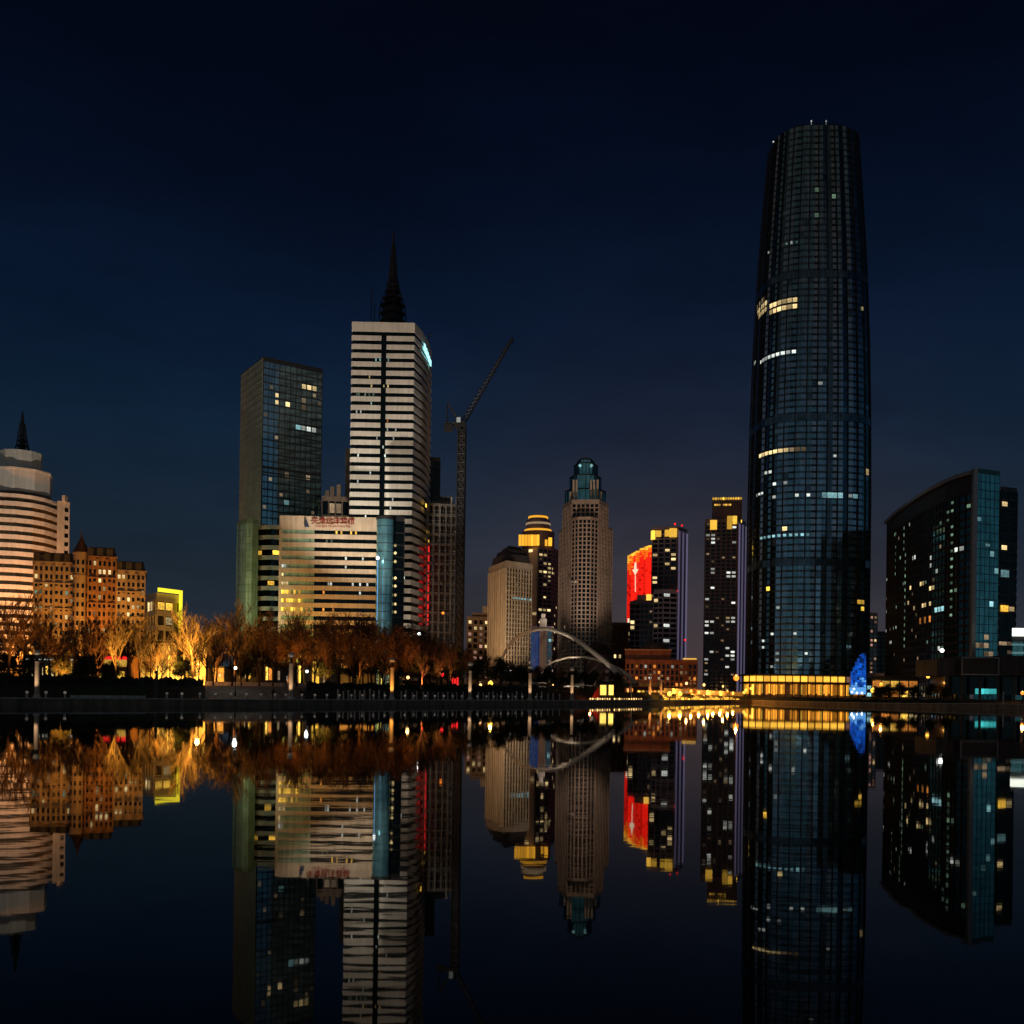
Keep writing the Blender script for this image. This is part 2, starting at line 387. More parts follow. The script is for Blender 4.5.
b.inputs['Base Color'].default_value = (0.0015, 0.002, 0.003, 1); b.inputs['Roughness'].default_value = 0.018
b.inputs['IOR'].default_value = 1.18
t = n.new('ShaderNodeTexCoord'); nz = n.new('ShaderNodeTexNoise'); nz.inputs['Scale'].default_value = 1.1; nz.inputs['Detail'].default_value = 3
mp = n.new('ShaderNodeMapping'); mp.inputs['Scale'].default_value = (0.55, 1.0, 1); l.new(t.outputs['Object'], mp.inputs[0]); l.new(mp.outputs[0], nz.inputs['Vector'])
nz2 = n.new('ShaderNodeTexNoise'); nz2.inputs['Scale'].default_value = 0.16; nz2.inputs['Detail'].default_value = 2; l.new(mp.outputs[0], nz2.inputs['Vector'])
ad = n.new('ShaderNodeMath'); ad.operation = 'MULTIPLY_ADD'; l.new(nz2.outputs[0], ad.inputs[0]); ad.inputs[1].default_value = 2.2; l.new(nz.outputs[0], ad.inputs[2])
bp = n.new('ShaderNodeBump'); bp.inputs['Strength'].default_value = 1.0; bp.inputs['Distance'].default_value = 0.0012
l.new(ad.outputs[0], bp.inputs['Height']); l.new(bp.outputs[0], b.inputs['Normal'])
mb = MB(); mb.quad([(-3000, -60, 0), (3000, -60, 0), (3000, 700, 0), (-3000, 700, 0)]); structure(mb.build('lake_water', wm))
OFF = [0, 3, 6, 9, 10.5, 12, 13.5, 15, 17, 19, 40, 80, 160, 400, 1200, 6000]
mb = MB(); xs = pxs(-3500, 4400, 330); g = [[G(x, o) for o in OFF] for x in xs]
for i in range(len(xs) - 1):
    for k in range(len(OFF) - 1): mb.quad([g[i][k], g[i + 1][k], g[i + 1][k + 1], g[i][k + 1]])
structure(mb.build('ground', M['soil']))
mb = MB()
for a, c in zip(xs, xs[1:]):
    p, q = G(a, -0.25), G(c, -0.25); p2, q2 = G(a, 0.35), G(c, 0.35)
    z = p.z; z2 = q.z
    mb.hexa([(p.x, p.y, -1.5), (q.x, q.y, -1.5), (q2.x, q2.y, -1.5), (p2.x, p2.y, -1.5)], [(p.x, p.y, z + .02), (q.x, q.y, z2 + .02), (q2.x, q2.y, z2 + .02), (p2.x, p2.y, z + .02)])
    p, q = G(a, -0.4), G(c, -0.4)
    mb.hexa([(p.x, p.y, z + .021), (q.x, q.y, z2 + .021), (q2.x, q2.y, z2 + .021), (p2.x, p2.y, z + .021)], [(p.x, p.y, z + .16), (q.x, q.y, z2 + .16), (q2.x, q2.y, z2 + .16), (p2.x, p2.y, z + .16)], 1)
structure(mb.build('quay_wall', [mat('wet_quay_stone', (0.28, 0.19, 0.13), 0.6, var=0.3, scale=0.8, bump=0.3), M['pale_stone']]))
structure(sheet('promenade', -700, 1500, [0.4, 3, 6, 8.6], 0.006, M['paving']))
structure(sheet('road', -900, 700, [44, 50, 56], 0.008, mat('asphalt', (0.05, 0.05, 0.05), 0.8, var=0.2, scale=1)))
structure(sheet('plaza', 205, 306, [8.8, 10.5, 12, 13.5, 15, 17, 19, 36], 0.010, M['brown_paving']))
# near shore under the viewer
mb = MB(); mb.box(-400, -80, -1.5, 400, 3.2, 0.62); structure(mb.build('near_bank', M['paving']))
# lawn with short blades
mb = MB(); rnd = random.Random(3)
xs2 = pxs(62, 148); offs = [8.8, 10.5, 12, 13.5, 15, 16]
g = [[G(x, o, 0.012) for o in offs] for x in xs2]
for i in range(len(xs2) - 1):
    for k in range(len(offs) - 1): mb.quad([g[i][k], g[i + 1][k], g[i + 1][k + 1], g[i][k + 1]])
for _ in range(6000):
    p = G(rnd.uniform(62, 148), rnd.uniform(8.9, 15.8), 0.012); a = rnd.uniform(0, PI); dx, dy = 0.02 * math.cos(a), 0.02 * math.sin(a)
    mb.quad([(p.x - dx, p.y - dy, p.z), (p.x + dx, p.y + dy, p.z), (p.x + rnd.uniform(-.04, .04), p.y, p.z + rnd.uniform(.06, .14))])
o = mb.build('lawn', M['lawn']); o['kind'] = 'stuff'

# ------------------------------------------------------------------ buildings
def front_pts(front, py): return [W(px, py, D).xy for px, D in front]
def footprint(front, py, depth):
    f = front_pts(front, py)
    back = [f[-1] * (1 + depth / f[-1].y) , f[0] * (1 + depth / f[0].y)]
    return f + back, f
def base_z(px): return gz(px, 100)
def block(name, label, cat, front, py, top, depth, core, floors, col_w, pier=None, band=None, pier_m=None, top_h=1.2, group=None, z0=None, core_name='glazing', cols=None, seed=1, grid_name='facade_frame', roof=True):
    """front: (column, distance) list left to right; top: height of the roof in metres (world z)"""
    poly, f = footprint(front, py, depth)
    bz = base_z(front[0][0]) if z0 is None else z0
    c = sum((Vector((p.x, p.y)) for p in poly), Vector((0, 0))) / len(poly)
    root = thing(name, (c.x, c.y, bz), label, cat, group)
    mb = MB(); mb.prism(poly, bz, top); mb.build(core_name, core, root)
    faces = []
    edges = list(zip(poly, poly[1:] + poly[:1]))
    nf = len(f) - 1
    gm = MB()
    for k, (a, b2) in enumerate(edges):
        L = (b2 - a).length
        nc = max(1, round(L / col_w)) if cols is None or k >= nf else cols[k]
        fc = Face(a, b2, bz, top - top_h, nc, floors)
        if k < nf: faces.append(fc)
        if pier: fc.piers(gm, pier[0], pier[1])
        if band: fc.bands(gm, band[0], band[1])
    if roof:
        gm.prism([Vector((p.x + (p.x - c.x) * 0.01, p.y + (p.y - c.y) * 0.01)) for p in poly], top - top_h, top + 0.4)
    if gm.f: gm.build(grid_name, pier_m or M['concrete'], root)
    return root, faces, Lights(root, seed), c
def set_back(root, name, front, py, depth, z0, z1, m):
    poly, f = footprint(front, py, depth); mb = MB(); mb.prism(poly, z0, z1); return mb.build(name, m, root)
def band_hotel(name, label, cat, rim, depth_pts, zs, z0, top, slab_h, root_c, glass_m, wall_m, parapet, bulge=0.35, seed=2):
    """white bands around dark ribbon windows; rim: footprint (ccw)"""
    root = thing(name, (root_c[0], root_c[1], z0), label, cat)
    wall = MB()
    c = Vector(root_c[:2])
    out = [p + (p - c).normalized() * bulge for p in rim]
    for z in zs: wall.prism(out, z, z + slab_h)
    wall.prism(out, zs[-1] + slab_h + 0.001, top) if parapet else None
    wall.build('wall', wall_m, root)
    for k in range(len(zs)):
        a = z0 if k == 0 else zs[k - 1] + slab_h
        if zs[k] - a > 0.3:
            mb = MB(); mb.prism(rim, a + 0.002, zs[k] - 0.002); mb.build('window_band', glass_m, root)
    return root

# --- 1 round tiered hotel at the left edge
D1 = 430; cx, cy = XY(-8, D1 + 22, 560)
rim = []
Rb = (XY(58, D1 + 10, 560) - XY(-8, D1 + 10, 560)).length
for k in range(28):
    a = 2 * PI * k / 28; ca, sa = math.cos(a), math.sin(a)
    r = Rb / ((abs(ca) ** 3.2 + abs(sa) ** 3.2) ** (1 / 3.2)); rim.append(Vector((cx + r * ca, cy + r * 0.8 * sa)))
ztop = ZZ(30, 493, D1); zb = base_z(30); n_fl = 22; fh = (ztop - 3.2 - zb) / n_fl
zs = [zb + fh * (k + 1) - 1.9 for k in range(n_fl)]
hot = band_hotel('hotel_tower', 'cream rounded hotel tower with curved balcony bands and stacked round drums under a spire', 'hotel', rim, None, zs, zb, ztop, 1.9, (cx, cy), M['glass_brown'], M['white_clad'], False)
mb = MB(); o2 = [Vector((cx, cy)) + (p - Vector((cx, cy))) * 1.01 for p in rim]; mb.prism(o2, ztop - 1.3, ztop); 
mb.build('parapet', M['white_clad'], hot)
# flank with small square windows
ff = [(56.5, D1 + 4), (69, D1 + 8)]
poly, f = footprint(ff, 560, 26); mb = MB(); mb.prism(poly, zb, ZZ(64, 499, D1)); mb.build('side_wing', M['cream'], hot)
fw = Face(f[0], f[1], zb, ZZ(64, 503, D1), 2, 21); Lw = Lights(hot, 5)
mb = MB()
openings(hot, Lw, [(fw.cell(1, j).xy, fw.t, .8, fw.cell(1, j).z - .8, fw.cell(1, j).z + .9) for j in range(21)], M['glass_black'])
mb = MB(); mb.box(*(Vector((f[0].x + 1.5, f[0].y + 1)).to_tuple()), ZZ(62, 499, D1), f[0].x + 2.7, f[0].y + 4, ZZ(62, 493, D1)); mb.build('chimney', M['cream'], hot)
ccx = XY(18, D1 + 20, 480)
def drum(parent, name, px0, px1, py0, py1, D, m, n=28, rim_h=0.8):
    c = XY((px0 + px1) / 2, D, py0); r = (px1 - px0) / 2 * D / F; a, b2 = ZZ((px0 + px1) / 2, py1, D), ZZ((px0 + px1) / 2, py0, D)
    mb = MB(); mb.lathe([(r, a), (r, b2 - rim_h), (r * 1.02, b2 - rim_h), (r * 1.02, b2), (r * .97, b2), (r * .97, b2 - .3)], 10, c); return mb.build(name, m, parent)
drum(hot, 'lower_drum', -14, 50, 473, 496, D1 + 18, M['white_clad'])
drum(hot, 'upper_drum', 1, 41, 453.5, 474, D1 + 18, M['white_clad'])
mb = MB()
for (a, b2, yy) in ((3, 8, 484), (14, 26, 475.5)):
    p = XY(a, D1 + 3, yy); q = XY(b2, D1 + 3, yy)
    z = ZZ(a, yy, D1)
def spire(parent, px, tiers, D, m, n=8):
    mb = MB()
    for (w0, w1, y0, y1) in tiers:
        c = XY(px, D, (y0 + y1) / 2); k = D / F / 2
        mb.lathe([(w0 * k, ZZ(px, y0, D)), (w1 * k, ZZ(px, y1, D))], n, c)
    return mb.build('spire', m, parent)
def lattice_spire(parent, px, tiers, D, m):
    mb = MB(); k = D / F / 2
    c0 = XY(px, D, tiers[0][2])
    for (w0, w1, y0, y1) in tiers:
        z0, z1 = ZZ(px, y0, D), ZZ(px, y1, D); q = max(2, int((z1 - z0) / 2.6))
        for s in range(8):
            a = 2 * PI * s / 8 + .2
            mb.tube([(c0.x + w0 * k * math.cos(a), c0.y + w0 * k * math.sin(a), z0), (c0.x + w1 * k * math.cos(a), c0.y + w1 * k * math.sin(a), z1)], 0.22, 4)
        for r in range(q + 1):
            w = (w0 + (w1 - w0) * r / q) * k; z = z0 + (z1 - z0) * r / q
            mb.lathe([(w, z - .15), (w, z + .15)], 8, c0)
        mb.lathe([(w0 * k * .62, z0), (w1 * k * .62, z1)], 8, c0)
    return mb.build('spire', m, parent)
lattice_spire(hot, 22, [(15, 12, 455, 446), (11, 8, 446, 436), (8, 5, 436, 424), (3, .8, 424, 412)], D1 + 18, M['metal'])
for i in range(0):
    pass

# --- 2 chateau-like apartment block
D2 = 330
def chateau():
    zb = base_z(80); py = 620
    secs = [('left', 33, 74, 561, 0, M['beige_stone']), ('mid', 87, 116, 556, -1, M['brown_brick']), ('right', 116, 145, 569, 2, M['beige_stone'])]
    c = XY(88, D2 + 8, py)
    root = thing('apartment_block', (c.x, c.y, zb), 'brown and cream apartment block with conical turret and dormers behind the bare trees', 'apartment block')
    L = Lights(root, 11); dk = []
    for nm, a, b2, t, dd, m in secs:
        poly, f = footprint([(a, D2 + dd), (b2, D2 + dd + 3)], py, 18); zt = ZZ((a + b2) / 2, t, D2)
        mb = MB(); mb.prism(poly, zb, zt); core = mb
        fc = Face(f[0], f[1], zb, zt - 1, round((b2 - a) / 5.2), 15)
        [mb.slab(f[0], f[1], zt - q_, zt - q_ + .45, .003, .8) for q_ in (7.3, 15.5, 29)]; [mb.slab(f[0] + fc.t * (fc.cw * (i + .15)), f[0] + fc.t * (fc.cw * (i + .85)), fc.z0 + j * fc.fh + .1, fc.z0 + j * fc.fh + .9, .003, .7) for i in range(1, fc.nc, 3) for j in range(2, fc.nf - 2)]; mb.prism([p + (p - c) * 0.001 for p in poly], zt - 7.3, zt - 6.8); mb.prism([p + (p - c) * 0.02 for p in poly], zt - .6, zt)
        fc.piers(mb, .8, .55, every=2)
        mb.build('wall', m, root)
        for i in range(fc.nc):
            for j in range(fc.nf):
                cc = fc.cell(i, j); p = cc.xy; dk.append((p, fc.t, fc.cw * .27, cc.z - fc.fh * .28, cc.z + fc.fh * .25))
        L.scatter(fc, 15, ['w_warm', 'w_dim', 'w_dim', 'w_warm'], .5, .5)
        if nm == 'left': L.dots(fc, [(42, 593), (38, 593), (43, 606), (51, 606), (66, 593)], 'w_green', w=.5, h=.5); 
        if nm == 'mid': L.dots(fc, [(99, 574), (104, 575), (109, 575), (99, 581), (105, 589), (98, 601)], 'w_warm', w=.6, h=.5)
        if nm == 'right': L.dots(fc, [(119, 571), (125, 572), (120, 599), (128, 599)], 'w_warm', w=.6, h=.5)
        # dormers and mansard
        rf = MB()
        ins = 2.2; t0 = [p for p in poly]; cc = sum(t0, Vector((0, 0))) / 4
        rf.prism(poly, zt + .002, zt + 3.0, 0, [cc + (p - cc) * 0.86 for p in poly])
        for i in range(fc.nc):
            if i % 2: continue
            p = fc.cell(i, 0).xy; rf.slab(p - fc.t * .9, p + fc.t * .9, zt + .01, zt + 2.6, -1.4, -.02)
        rf.build('roof', M['roof'], root)
    dk.sort(key=lambda q: -q[3]); openings(root, L, dk, M['glass_black'])
    # turret
    tc_ = XY(80.5, D2 + 2, py); r = 7.6 * D2 / F; zt = ZZ(80, 552, D2)
    mb = MB(); mb.lathe([(r, zb), (r, zt - 8), (r * 1.1, zt - 8), (r * 1.1, zt - 7.3), (r, zt - 7.3), (r, zt - .5), (r * 1.12, zt - .5), (r * 1.12, zt)], 20, tc_)
    tw = mb.build('turret', M['beige_stone'], root)
    mb = MB(); mb.lathe([(r * 1.15, zt), (r * .62, zt + 2.4), (r * .2, zt + 4.6), (.12, zt + 6.2), (.05, zt + 8)], 20, tc_)
    o = mb.build('turret_roof', mat('tile_roof', (.16, .06, .04), .8), root)
    mb = MB()
    for q in range(5):
        a = -PI / 2 + (q - 2) * .62
        for z in (zt - 3.4, zt - 6, zt - 11, zt - 14, zt - 17, zt - 20, zt - 23, zt - 26):
            p = tc_ + Vector((math.cos(a), math.sin(a))) * (r + .02); t_ = Vector((-math.sin(a), math.cos(a)))
            mb.slab(p - t_ * .36, p + t_ * .36, z - .6, z + .8, -.05, .05)
    mb.build('turret_windows', M['glass_black'], root)
    set_back(root, 'roof_pavilion', [(92, D2 + 8), (110, D2 + 8)], 560, 8, ZZ(100, 556, D2 + 5), ZZ(100, 549.5, D2 + 8), M['beige_stone'])
    set_back(root, 'dormer_roof', [(34, D2 + 1), (44, D2 + 1)], 560, 5, ZZ(40, 561, D2), ZZ(40, 554, D2), M['roof'])
chateau()

# --- 3 office with the yellow-lit frame
root, fs, L, c = block('office_building', 'small office block outlined by a glowing yellow strip along its roof and corner', 'office', [(145, 300), (156, 292), (180, 300)], 640, ZZ(160, 594, 292), 20, M['glass_brown'], 6, 2.6, (.5, .3), (1.5, .25), M['cream'], seed=21)
L.rect(fs[1], 159, 603, 176, 608, 'w_yellow', w=.9, h=.5); L.rect(fs[1], 160, 615, 174, 619, 'w_warm', .8, w=.9, h=.5); L.rect(fs[1], 162, 626, 174, 630, 'w_warm', .7, w=.9)
L.rect(fs[1], 162, 635, 174, 648, 'w_yellow', .5); L.dots(fs[0], [(148, 605), (151, 606)], 'w_warm')
zt = ZZ(160, 592.5, 292)
mb = MB(); f = front_pts([(156, 291.5), (180, 299.5)], 620); mb.slab(f[0], f[1], zt + .2, zt + 1.3, .5, .9); p = f[1]; mb.slab(f[1] - (f[1] - f[0]).normalized() * 1.0, f[1], ZZ(180, 655, 299), zt + .199, .5, .9)
mb.build('light_strip', M['led_yellow'], root)

# --- 4 tall blue glass tower
zt = ZZ(262, 357.5, 405)
root, fs, L, c = block('glass_tower', 'tall blue glass tower with a bronze side and amber windows near its top', 'tower', [(240, 428), (262, 405), (321, 420)], 480, zt, 22, glass('bright_blue_glazing', (.42, .64, .74), .1), 46, 2.3, (.22, .12), (.45, .10), M['metal'], top_h=1.2, seed=31)
pf = front_pts([(240, 428), (262, 405)], 480); mb = MB(); mb.slab(pf[0] + fs[0].t * .3, pf[1] - fs[0].t * .3, base_z(250), zt - .2, .13, .28)
sd = Face(pf[0] + fs[0].n * .28, pf[1] + fs[0].n * .28, base_z(250), zt - .2, 7, 46); sd.bands(mb, .5, .1); mb.build('side_cladding', mat('bronze_panels', (.30, .30, .22), .45, .3, var=.15, scale=.2), root)
L.rect(fs[1], 274, 385, 277, 404, 'w_warm', .6, w=.5, h=.5); L.rect(fs[1], 296, 386, 318, 390, 'w_warm', .75, w=.7); L.rect(fs[1], 300, 390, 306, 412, 'w_dim', .5)
L.rect(fs[1], 284, 399, 290, 405, 'w_warm', .8); L.rect(fs[1], 293, 407, 306, 412, 'w_warm', .75); L.rect(fs[1], 293, 424, 300, 429, 'w_cool', w=.9); L.rect(fs[1], 303, 426, 309, 430, 'w_white', .8); L.rect(fs[1], 312, 427, 318, 431, 'w_white')
L.rect(fs[1], 282, 471, 288, 475, 'w_dim'); L.rect(fs[1], 303, 475, 310, 479, 'w_dim'); L.rect(fs[1], 283, 499, 290, 504, 'w_cool', w=.9)
L.scatter(fs[1], 22, ['w_dim'], .5, .4)
mb = MB(); zz = ZZ(290, 472, 412); Face(fs[1].p0, fs[1].p1, zz - 1.8, zz + .9, 20, 1).bands(mb, .9, .35); mb.build('machine_floor_band', M['metal'], root)

# --- 5 long banded hotel, its rounded end and green glass stair tower
D5 = 360
zt5 = ZZ(330, 516, D5); zb5 = base_z(330)
f5 = front_pts([(279, D5), (376, D5 + 2)], 570)
root5 = thing('banded_hotel', (*(f5[0] + f5[1]) / 2, zb5), 'long cream hotel with horizontal bands and red rooftop lettering below the tall white tower', 'hotel')
poly, _ = footprint([(279, D5), (376, D5 + 2)], 570, 22)
wl = MB(); hl = 3.03; n5 = 17; z_first = zt5 - 4.9
bands = [z_first - hl * k for k in range(n5)]
wl.prism(poly, zt5 - 5.0, zt5)
for z in bands[1:]:
    zz0 = z - .0
    if zz0 > zb5 + 1: wl.slab(poly[0], poly[1], zz0, zz0 + 1.62, .002, .35)
    wl.slab(poly[1], poly[2], zz0, zz0 + 1.62, .002, .35) if zz0 > zb5 + 1 else None
wl.slab(poly[0] + Vector((0, 0)), poly[0] + (poly[1] - poly[0]).normalized() * .9, zb5, zt5 - 5.01, .36, .40)
for k in range(24):
    p = poly[0] + (poly[1] - poly[0]) * (k / 24); wl.slab(p, p + Vector((.12, 0)), zt5 - 4.9, zt5 - .1, .002, .06)
wl.build('wall', M['cream'], root5)
for k, z in enumerate(bands):
    if z - hl < zb5: break
    a, b2 = z - hl + 1.62, z
    s = f5[0] + (f5[1] - f5[0]) * .36
    mb = MB(); mb.prism([f5[0], s, s + Vector((0, 22)), f5[0] + Vector((0, 22))], a + .002, b2 - .002); mb.build('window_band', M['glass_green'], root5)  # green glazing paints a reflection into the left part of the bands
    mb = MB(); mb.prism([s, f5[1], f5[1] + Vector((0, 22)), s + Vector((0, 22))], a + .002, b2 - .002); mb.build('window_band', M['glass_black'], root5)
mb = MB(); mb.prism(poly, zb5, bands[-1] if bands[-1] > zb5 else zb5 + 2); mb.build('ground_floor', M['dark_conc'], root5)
L = Lights(root5, 51)
zlo = z_first - hl * 15
fc5 = Face(f5[0], f5[1], z_first - hl * 15 + 1.62 / 2, z_first + 1.62 / 2 + 0.0, 40, 15)
kw = dict(w=.7, h=.33)
L.dots(fc5, [(337, 533), (341, 533), (352, 532), (356, 533)], 'w_yellow', **kw); L.dots(fc5, [(308, 541), (311, 541), (327, 541), (332, 541)], 'w_green', **kw)
L.rect(fc5, 279, 555, 282, 586, 'w_cool', .9, **kw); L.rect(fc5, 282, 560, 287, 570, 'w_white', 1, **kw); L.rect(fc5, 280, 570, 289, 588, 'w_warm', .9, **kw)
L.rect(fc5, 279, 588, 304, 613, 'w_yellow', .95, w=.85, h=.42); L.dots(fc5, [(345, 559), (347, 566), (332, 581), (362, 559), (361, 584), (328, 585), (352, 584), (368, 583), (360, 591)], 'w_white', **kw)
L.rect(fc5, 305, 592, 340, 612, 'w_orange', .12, **kw)
# lettering
def text_mesh(name, s, size, loc, m, parent, ext=0.12, rz=0.0, tilt=0, sx=1.0):
    c_ = bpy.data.curves.new(name, 'FONT'); c_.body = s; c_.size = size; c_.extrude = ext; c_.offset = size * .012; c_.align_x = 'CENTER'; c_.resolution_u = 2
    tmp = bpy.data.objects.new('tmp', c_); COL.objects.link(tmp); bpy.context.view_layer.update()
    me = bpy.data.meshes.new_from_object(tmp.evaluated_get(bpy.context.evaluated_depsgraph_get())); bpy.data.objects.remove(tmp)
    me.materials.clear(); me.materials.append(m); o = bpy.data.objects.new(name, me); COL.objects.link(o)
    o.parent = parent; o.location = Vector(loc) - parent.location; o.rotation_euler = (R(90), 0, rz); o.scale = (sx, 1, 1)
    return o
pm = W(333, 525, D5 - .9)
text_mesh('sign_characters', '天津远洋宾馆', 2.5, (pm.x, pm.y, ZZ(333, 524.0, D5)), M['sign_red'], root5, sx=1.02)
text_mesh('sign_letters', 'TIANJIN OCEAN HOTEL', 1.02, (pm.x, pm.y, ZZ(333, 527.6, D5)), M['sign_red'], root5, sx=1.13)
mb = MB(); a = W(304.5, 527, D5 - .8); b2 = W(309.5, 527, D5 - .8); t_ = W(305.5, 518.6, D5 - .8)
for s_ in (1,):
    mb.hexa([(a.x, a.y, a.z), (b2.x, a.y, a.z), (b2.x, a.y + .3, a.z), (a.x, a.y + .3, a.z)], [(t_.x - .1, a.y, t_.z), (t_.x + .1, a.y, t_.z), (t_.x + .1, a.y + .3, t_.z), (t_.x - .1, a.y + .3, t_.z)])
mb.build('sail_emblem', M['sign_navy'], root5)
# rounded end wing
D = 372
cc = XY(276, D + 14, 560); r = 21 * D / F; zt = ZZ(268, 522, D)
rim = [cc + Vector((math.cos(a), math.sin(a))) * r for a in [2 * PI * k / 28 for k in range(28)]]
zb = base_z(268); nfl = 16; fh = (zt - zb) / nfl
wing = band_hotel('rounded_wing', 'rounded cream hotel wing with curved window bands beside the long banded hotel', 'building', rim, None, [zb + fh * (k + 1) - 1.55 for k in range(nfl)], zb, zt, 1.55, (cc.x, cc.y), M['glass_black'], M['cream'], False)
L = Lights(wing, 7)
for px, py in ((258.5, 547), (275.5, 549), (260, 583), (271, 583)):
    p = min(rim, key=lambda q: abs(proj((q.x, q.y, ZZ(px, py, D)))[0] - px) + (q.y - cc.y > 0) * 99)
    t_ = Vector((-(p - cc).y, (p - cc).x)).normalized(); j = int((ZZ(px, py, D) - zb) / fh)
    fcx = Face(p - t_ * 1.3, p + t_ * 1.3, zb + j * fh - 0.0, zb + (j + 1) * fh, 1, 1); fcx.z0 -= .78; L.put(fcx, 0, 0, 'w_yellow', .9, .4, off=-.02)
# green curved glass slab
D = 366
fr = [(236.5, D + 10), (240, D + 4), (246, D + 1), (252, D + 1), (258, D + 5)]
root, fs, L, c = block('green_glass_block', 'plain pale green glass slab standing at the foot of the tall blue tower', 'building', fr, 560, ZZ(247, 519, D), 10, M['glass_green'], 24, 2.0, (.12, .06), (.16, .06), mat('green_mullions', (.12, .2, .14), .5), seed=8, cols=[1, 2, 2, 2])
# teal glass cylinder and dark neighbour
D = 352
cc = XY(384.5, D + 3, 570); r = 8.6 * D / F; zt = ZZ(384, 517, D); zb = base_z(384)
tl = thing('glass_stair_tower', (cc.x, cc.y, zb), 'slim round stair tower of bright teal glass at the end of the banded hotel', 'tower')
mb = MB(); mb.lathe([(r, zb), (r, zt)], 28, cc); mb.build('glazing', M['glass_teal_light'], tl, smooth=False)
mb = MB()
for k in range(20):
    z = zb + (zt - zb) * k / 20; mb.lathe([(r + .04, z), (r + .04, z + .2)], 28, cc)
mb.lathe([(r + .15, zt - .6), (r + .15, zt + .5)], 28, cc); mb.build('floor_rings', M['metal'], tl)
mb = MB(); zq = ZZ(379, 640, D)
p = XY(377.8, D - 4, 560); mb.tube([(p.x, p.y, ZZ(378, 650, D)), (p.x, p.y, ZZ(378, 556, D))], .12, 6); mb.build('glow_strip', M['led_blue2'], tl)
mb = MB(); mb.lathe([(.3, ZZ(378, 561, D)), (.6, ZZ(378, 560, D)), (.3, ZZ(378, 558, D))], 10, p); mb.build('lamp_head', M['globe_white'], tl)
root, fs, L, c = block('dark_glass_annex', 'narrow black glass annex with a column of round lights beside the teal stair tower', 'building', [(392.5, D + 6), (404, D + 8)], 570, ZZ(398, 517, D + 6), 12, M['glass_black'], 14, 3, (.15, .1), (.3, .1), M['metal'], seed=9)
for k, yy in enumerate([545.5, 553, 561.5, 578, 586, 595, 604, 612]):
    p = W(386.8 + 0.05 * k + 8.3 - 8.3 + (0.0), yy, D - 4.5); p = W(395.3, yy, D + 5.4)
    mb = MB(); mb.lathe([(.2, p.z - .5), (.55, p.z), (.2, p.z + .5)], 10, (p.x, p.y)); mb.build('round_light', M['w_warm'], root)

# --- 8 white banded tower
D8 = 390
zt = ZZ(350, 322.3, D8); zb = base_z(390); py = 450
front = [(351, D8 - .5), (413, D8), (420, D8 + 9), (426, D8 + 20), (430, D8 + 34)]
poly, f = footprint(front, py, 26)
poly[-2] = f[-1] + Vector((-4, 10)); poly[-1] = f[0] + Vector((0, 34))
cen = sum(poly, Vector((0, 0))) / len(poly)
tow = thing('white_tower', (cen.x, cen.y, zb), 'tall white office tower striped with dark window bands and crowned by a dark spire', 'tower')
FH = 3.31; zpar = zt - 3.9; nfl = int((zpar - zb) / FH)
wl = MB(); slot = 380.5
sA, sB = front_pts([(380.0, D8)], py)[0], front_pts([(385.2, D8)], py)[0]
def wob(k, s): return .2 + .7 * max(0, math.sin(PI * s)) * (1 if k > 4 else .3)
for k in range(nfl):
    z = zpar - FH * (k + 1) + .25
    if z < zb: break
    h = 1.85
    wl.slab(f[0], sA, z, z + h, .002, .35); wl.slab(sB, f[1], z, z + h, .002, .35)
    # rounded balcony edge on the flank
    outer = []
    t0 = [f[1], f[2], f[3], f[4]]; samp = []
    for s_ in range(13):
        q = s_ / 12 * 3; i_ = min(2, int(q)); samp.append(t0[i_].lerp(t0[i_ + 1], q - i_))
    for s_, p_ in enumerate(samp):
        nrm = Vector((.8, -.6)); outer.append(p_ + nrm * wob(k, s_ / 12))
    inner = [p_ + (cen - p_).normalized() * .3 for p_ in samp]
    wl.hexa([(p_.x, p_.y, z) for p_ in outer + inner[::-1]], [(p_.x, p_.y, z + h) for p_ in outer + inner[::-1]])
    wl.slab(f[4], poly[5], z, z + h, .002, .35); wl.slab(poly[5], poly[6], z, z + h, .002, .35); wl.slab(poly[6], poly[0], z, z + h, .002, .35)
wl.prism([p + (p - cen).normalized() * .4 for p in poly], zpar + .3, zt)
wl.build('wall', M['white_clad'], tow)
for k in range(nfl + 1):
    z1 = zpar - FH * k + .25; z0_ = z1 - FH
    if k == 0: z1 = zpar + .28
    if z0_ < zb: z0_ = zb
    mb = MB(); mb.prism(poly, z0_ + .003, z1 - .003); mb.build('window_band', M['glass_black'], tow)
mb = MB(); 
for q_ in (.15, .5, .85):
    p_ = sA.lerp(sB, q_); mb.slab(p_ - Vector((.1, 0)), p_ + Vector((.1, 0)), zb, zpar, .01, .12)
mb.build('central_slot_mullions', M['metal'], tow)
L = Lights(tow, 81)
zg0 = zpar - FH * (nfl) + .25 + .93
fc8 = Face(f[0], f[1], zg0, zg0 + FH * nfl, 30, nfl)
kw = dict(w=.6, h=.3)
L.dots(fc8, [(376, 361), (380, 362), (388, 362)], 'w_cool', **kw); L.dots(fc8, [(369, 379), (371, 382), (383, 386), (388, 386)], 'w_warm', **kw)
L.dots(fc8, [(357, 396), (360, 396), (365, 396), (369, 397), (374, 397), (372, 405)], 'w_green', **kw)
L.dots(fc8, [(357, 413), (360, 413), (388, 426), (396, 426), (376, 440), (393, 440), (383, 445), (359, 452), (392, 501), (400, 537), (402, 537), (358, 478), (386, 456), (371, 475), (390, 508), (404, 580), (398, 580), (403, 581), (399, 533), (365, 515)], 'w_white', **kw)
L.dots(fc8, [(388, 423)], 'w_orange', **kw)
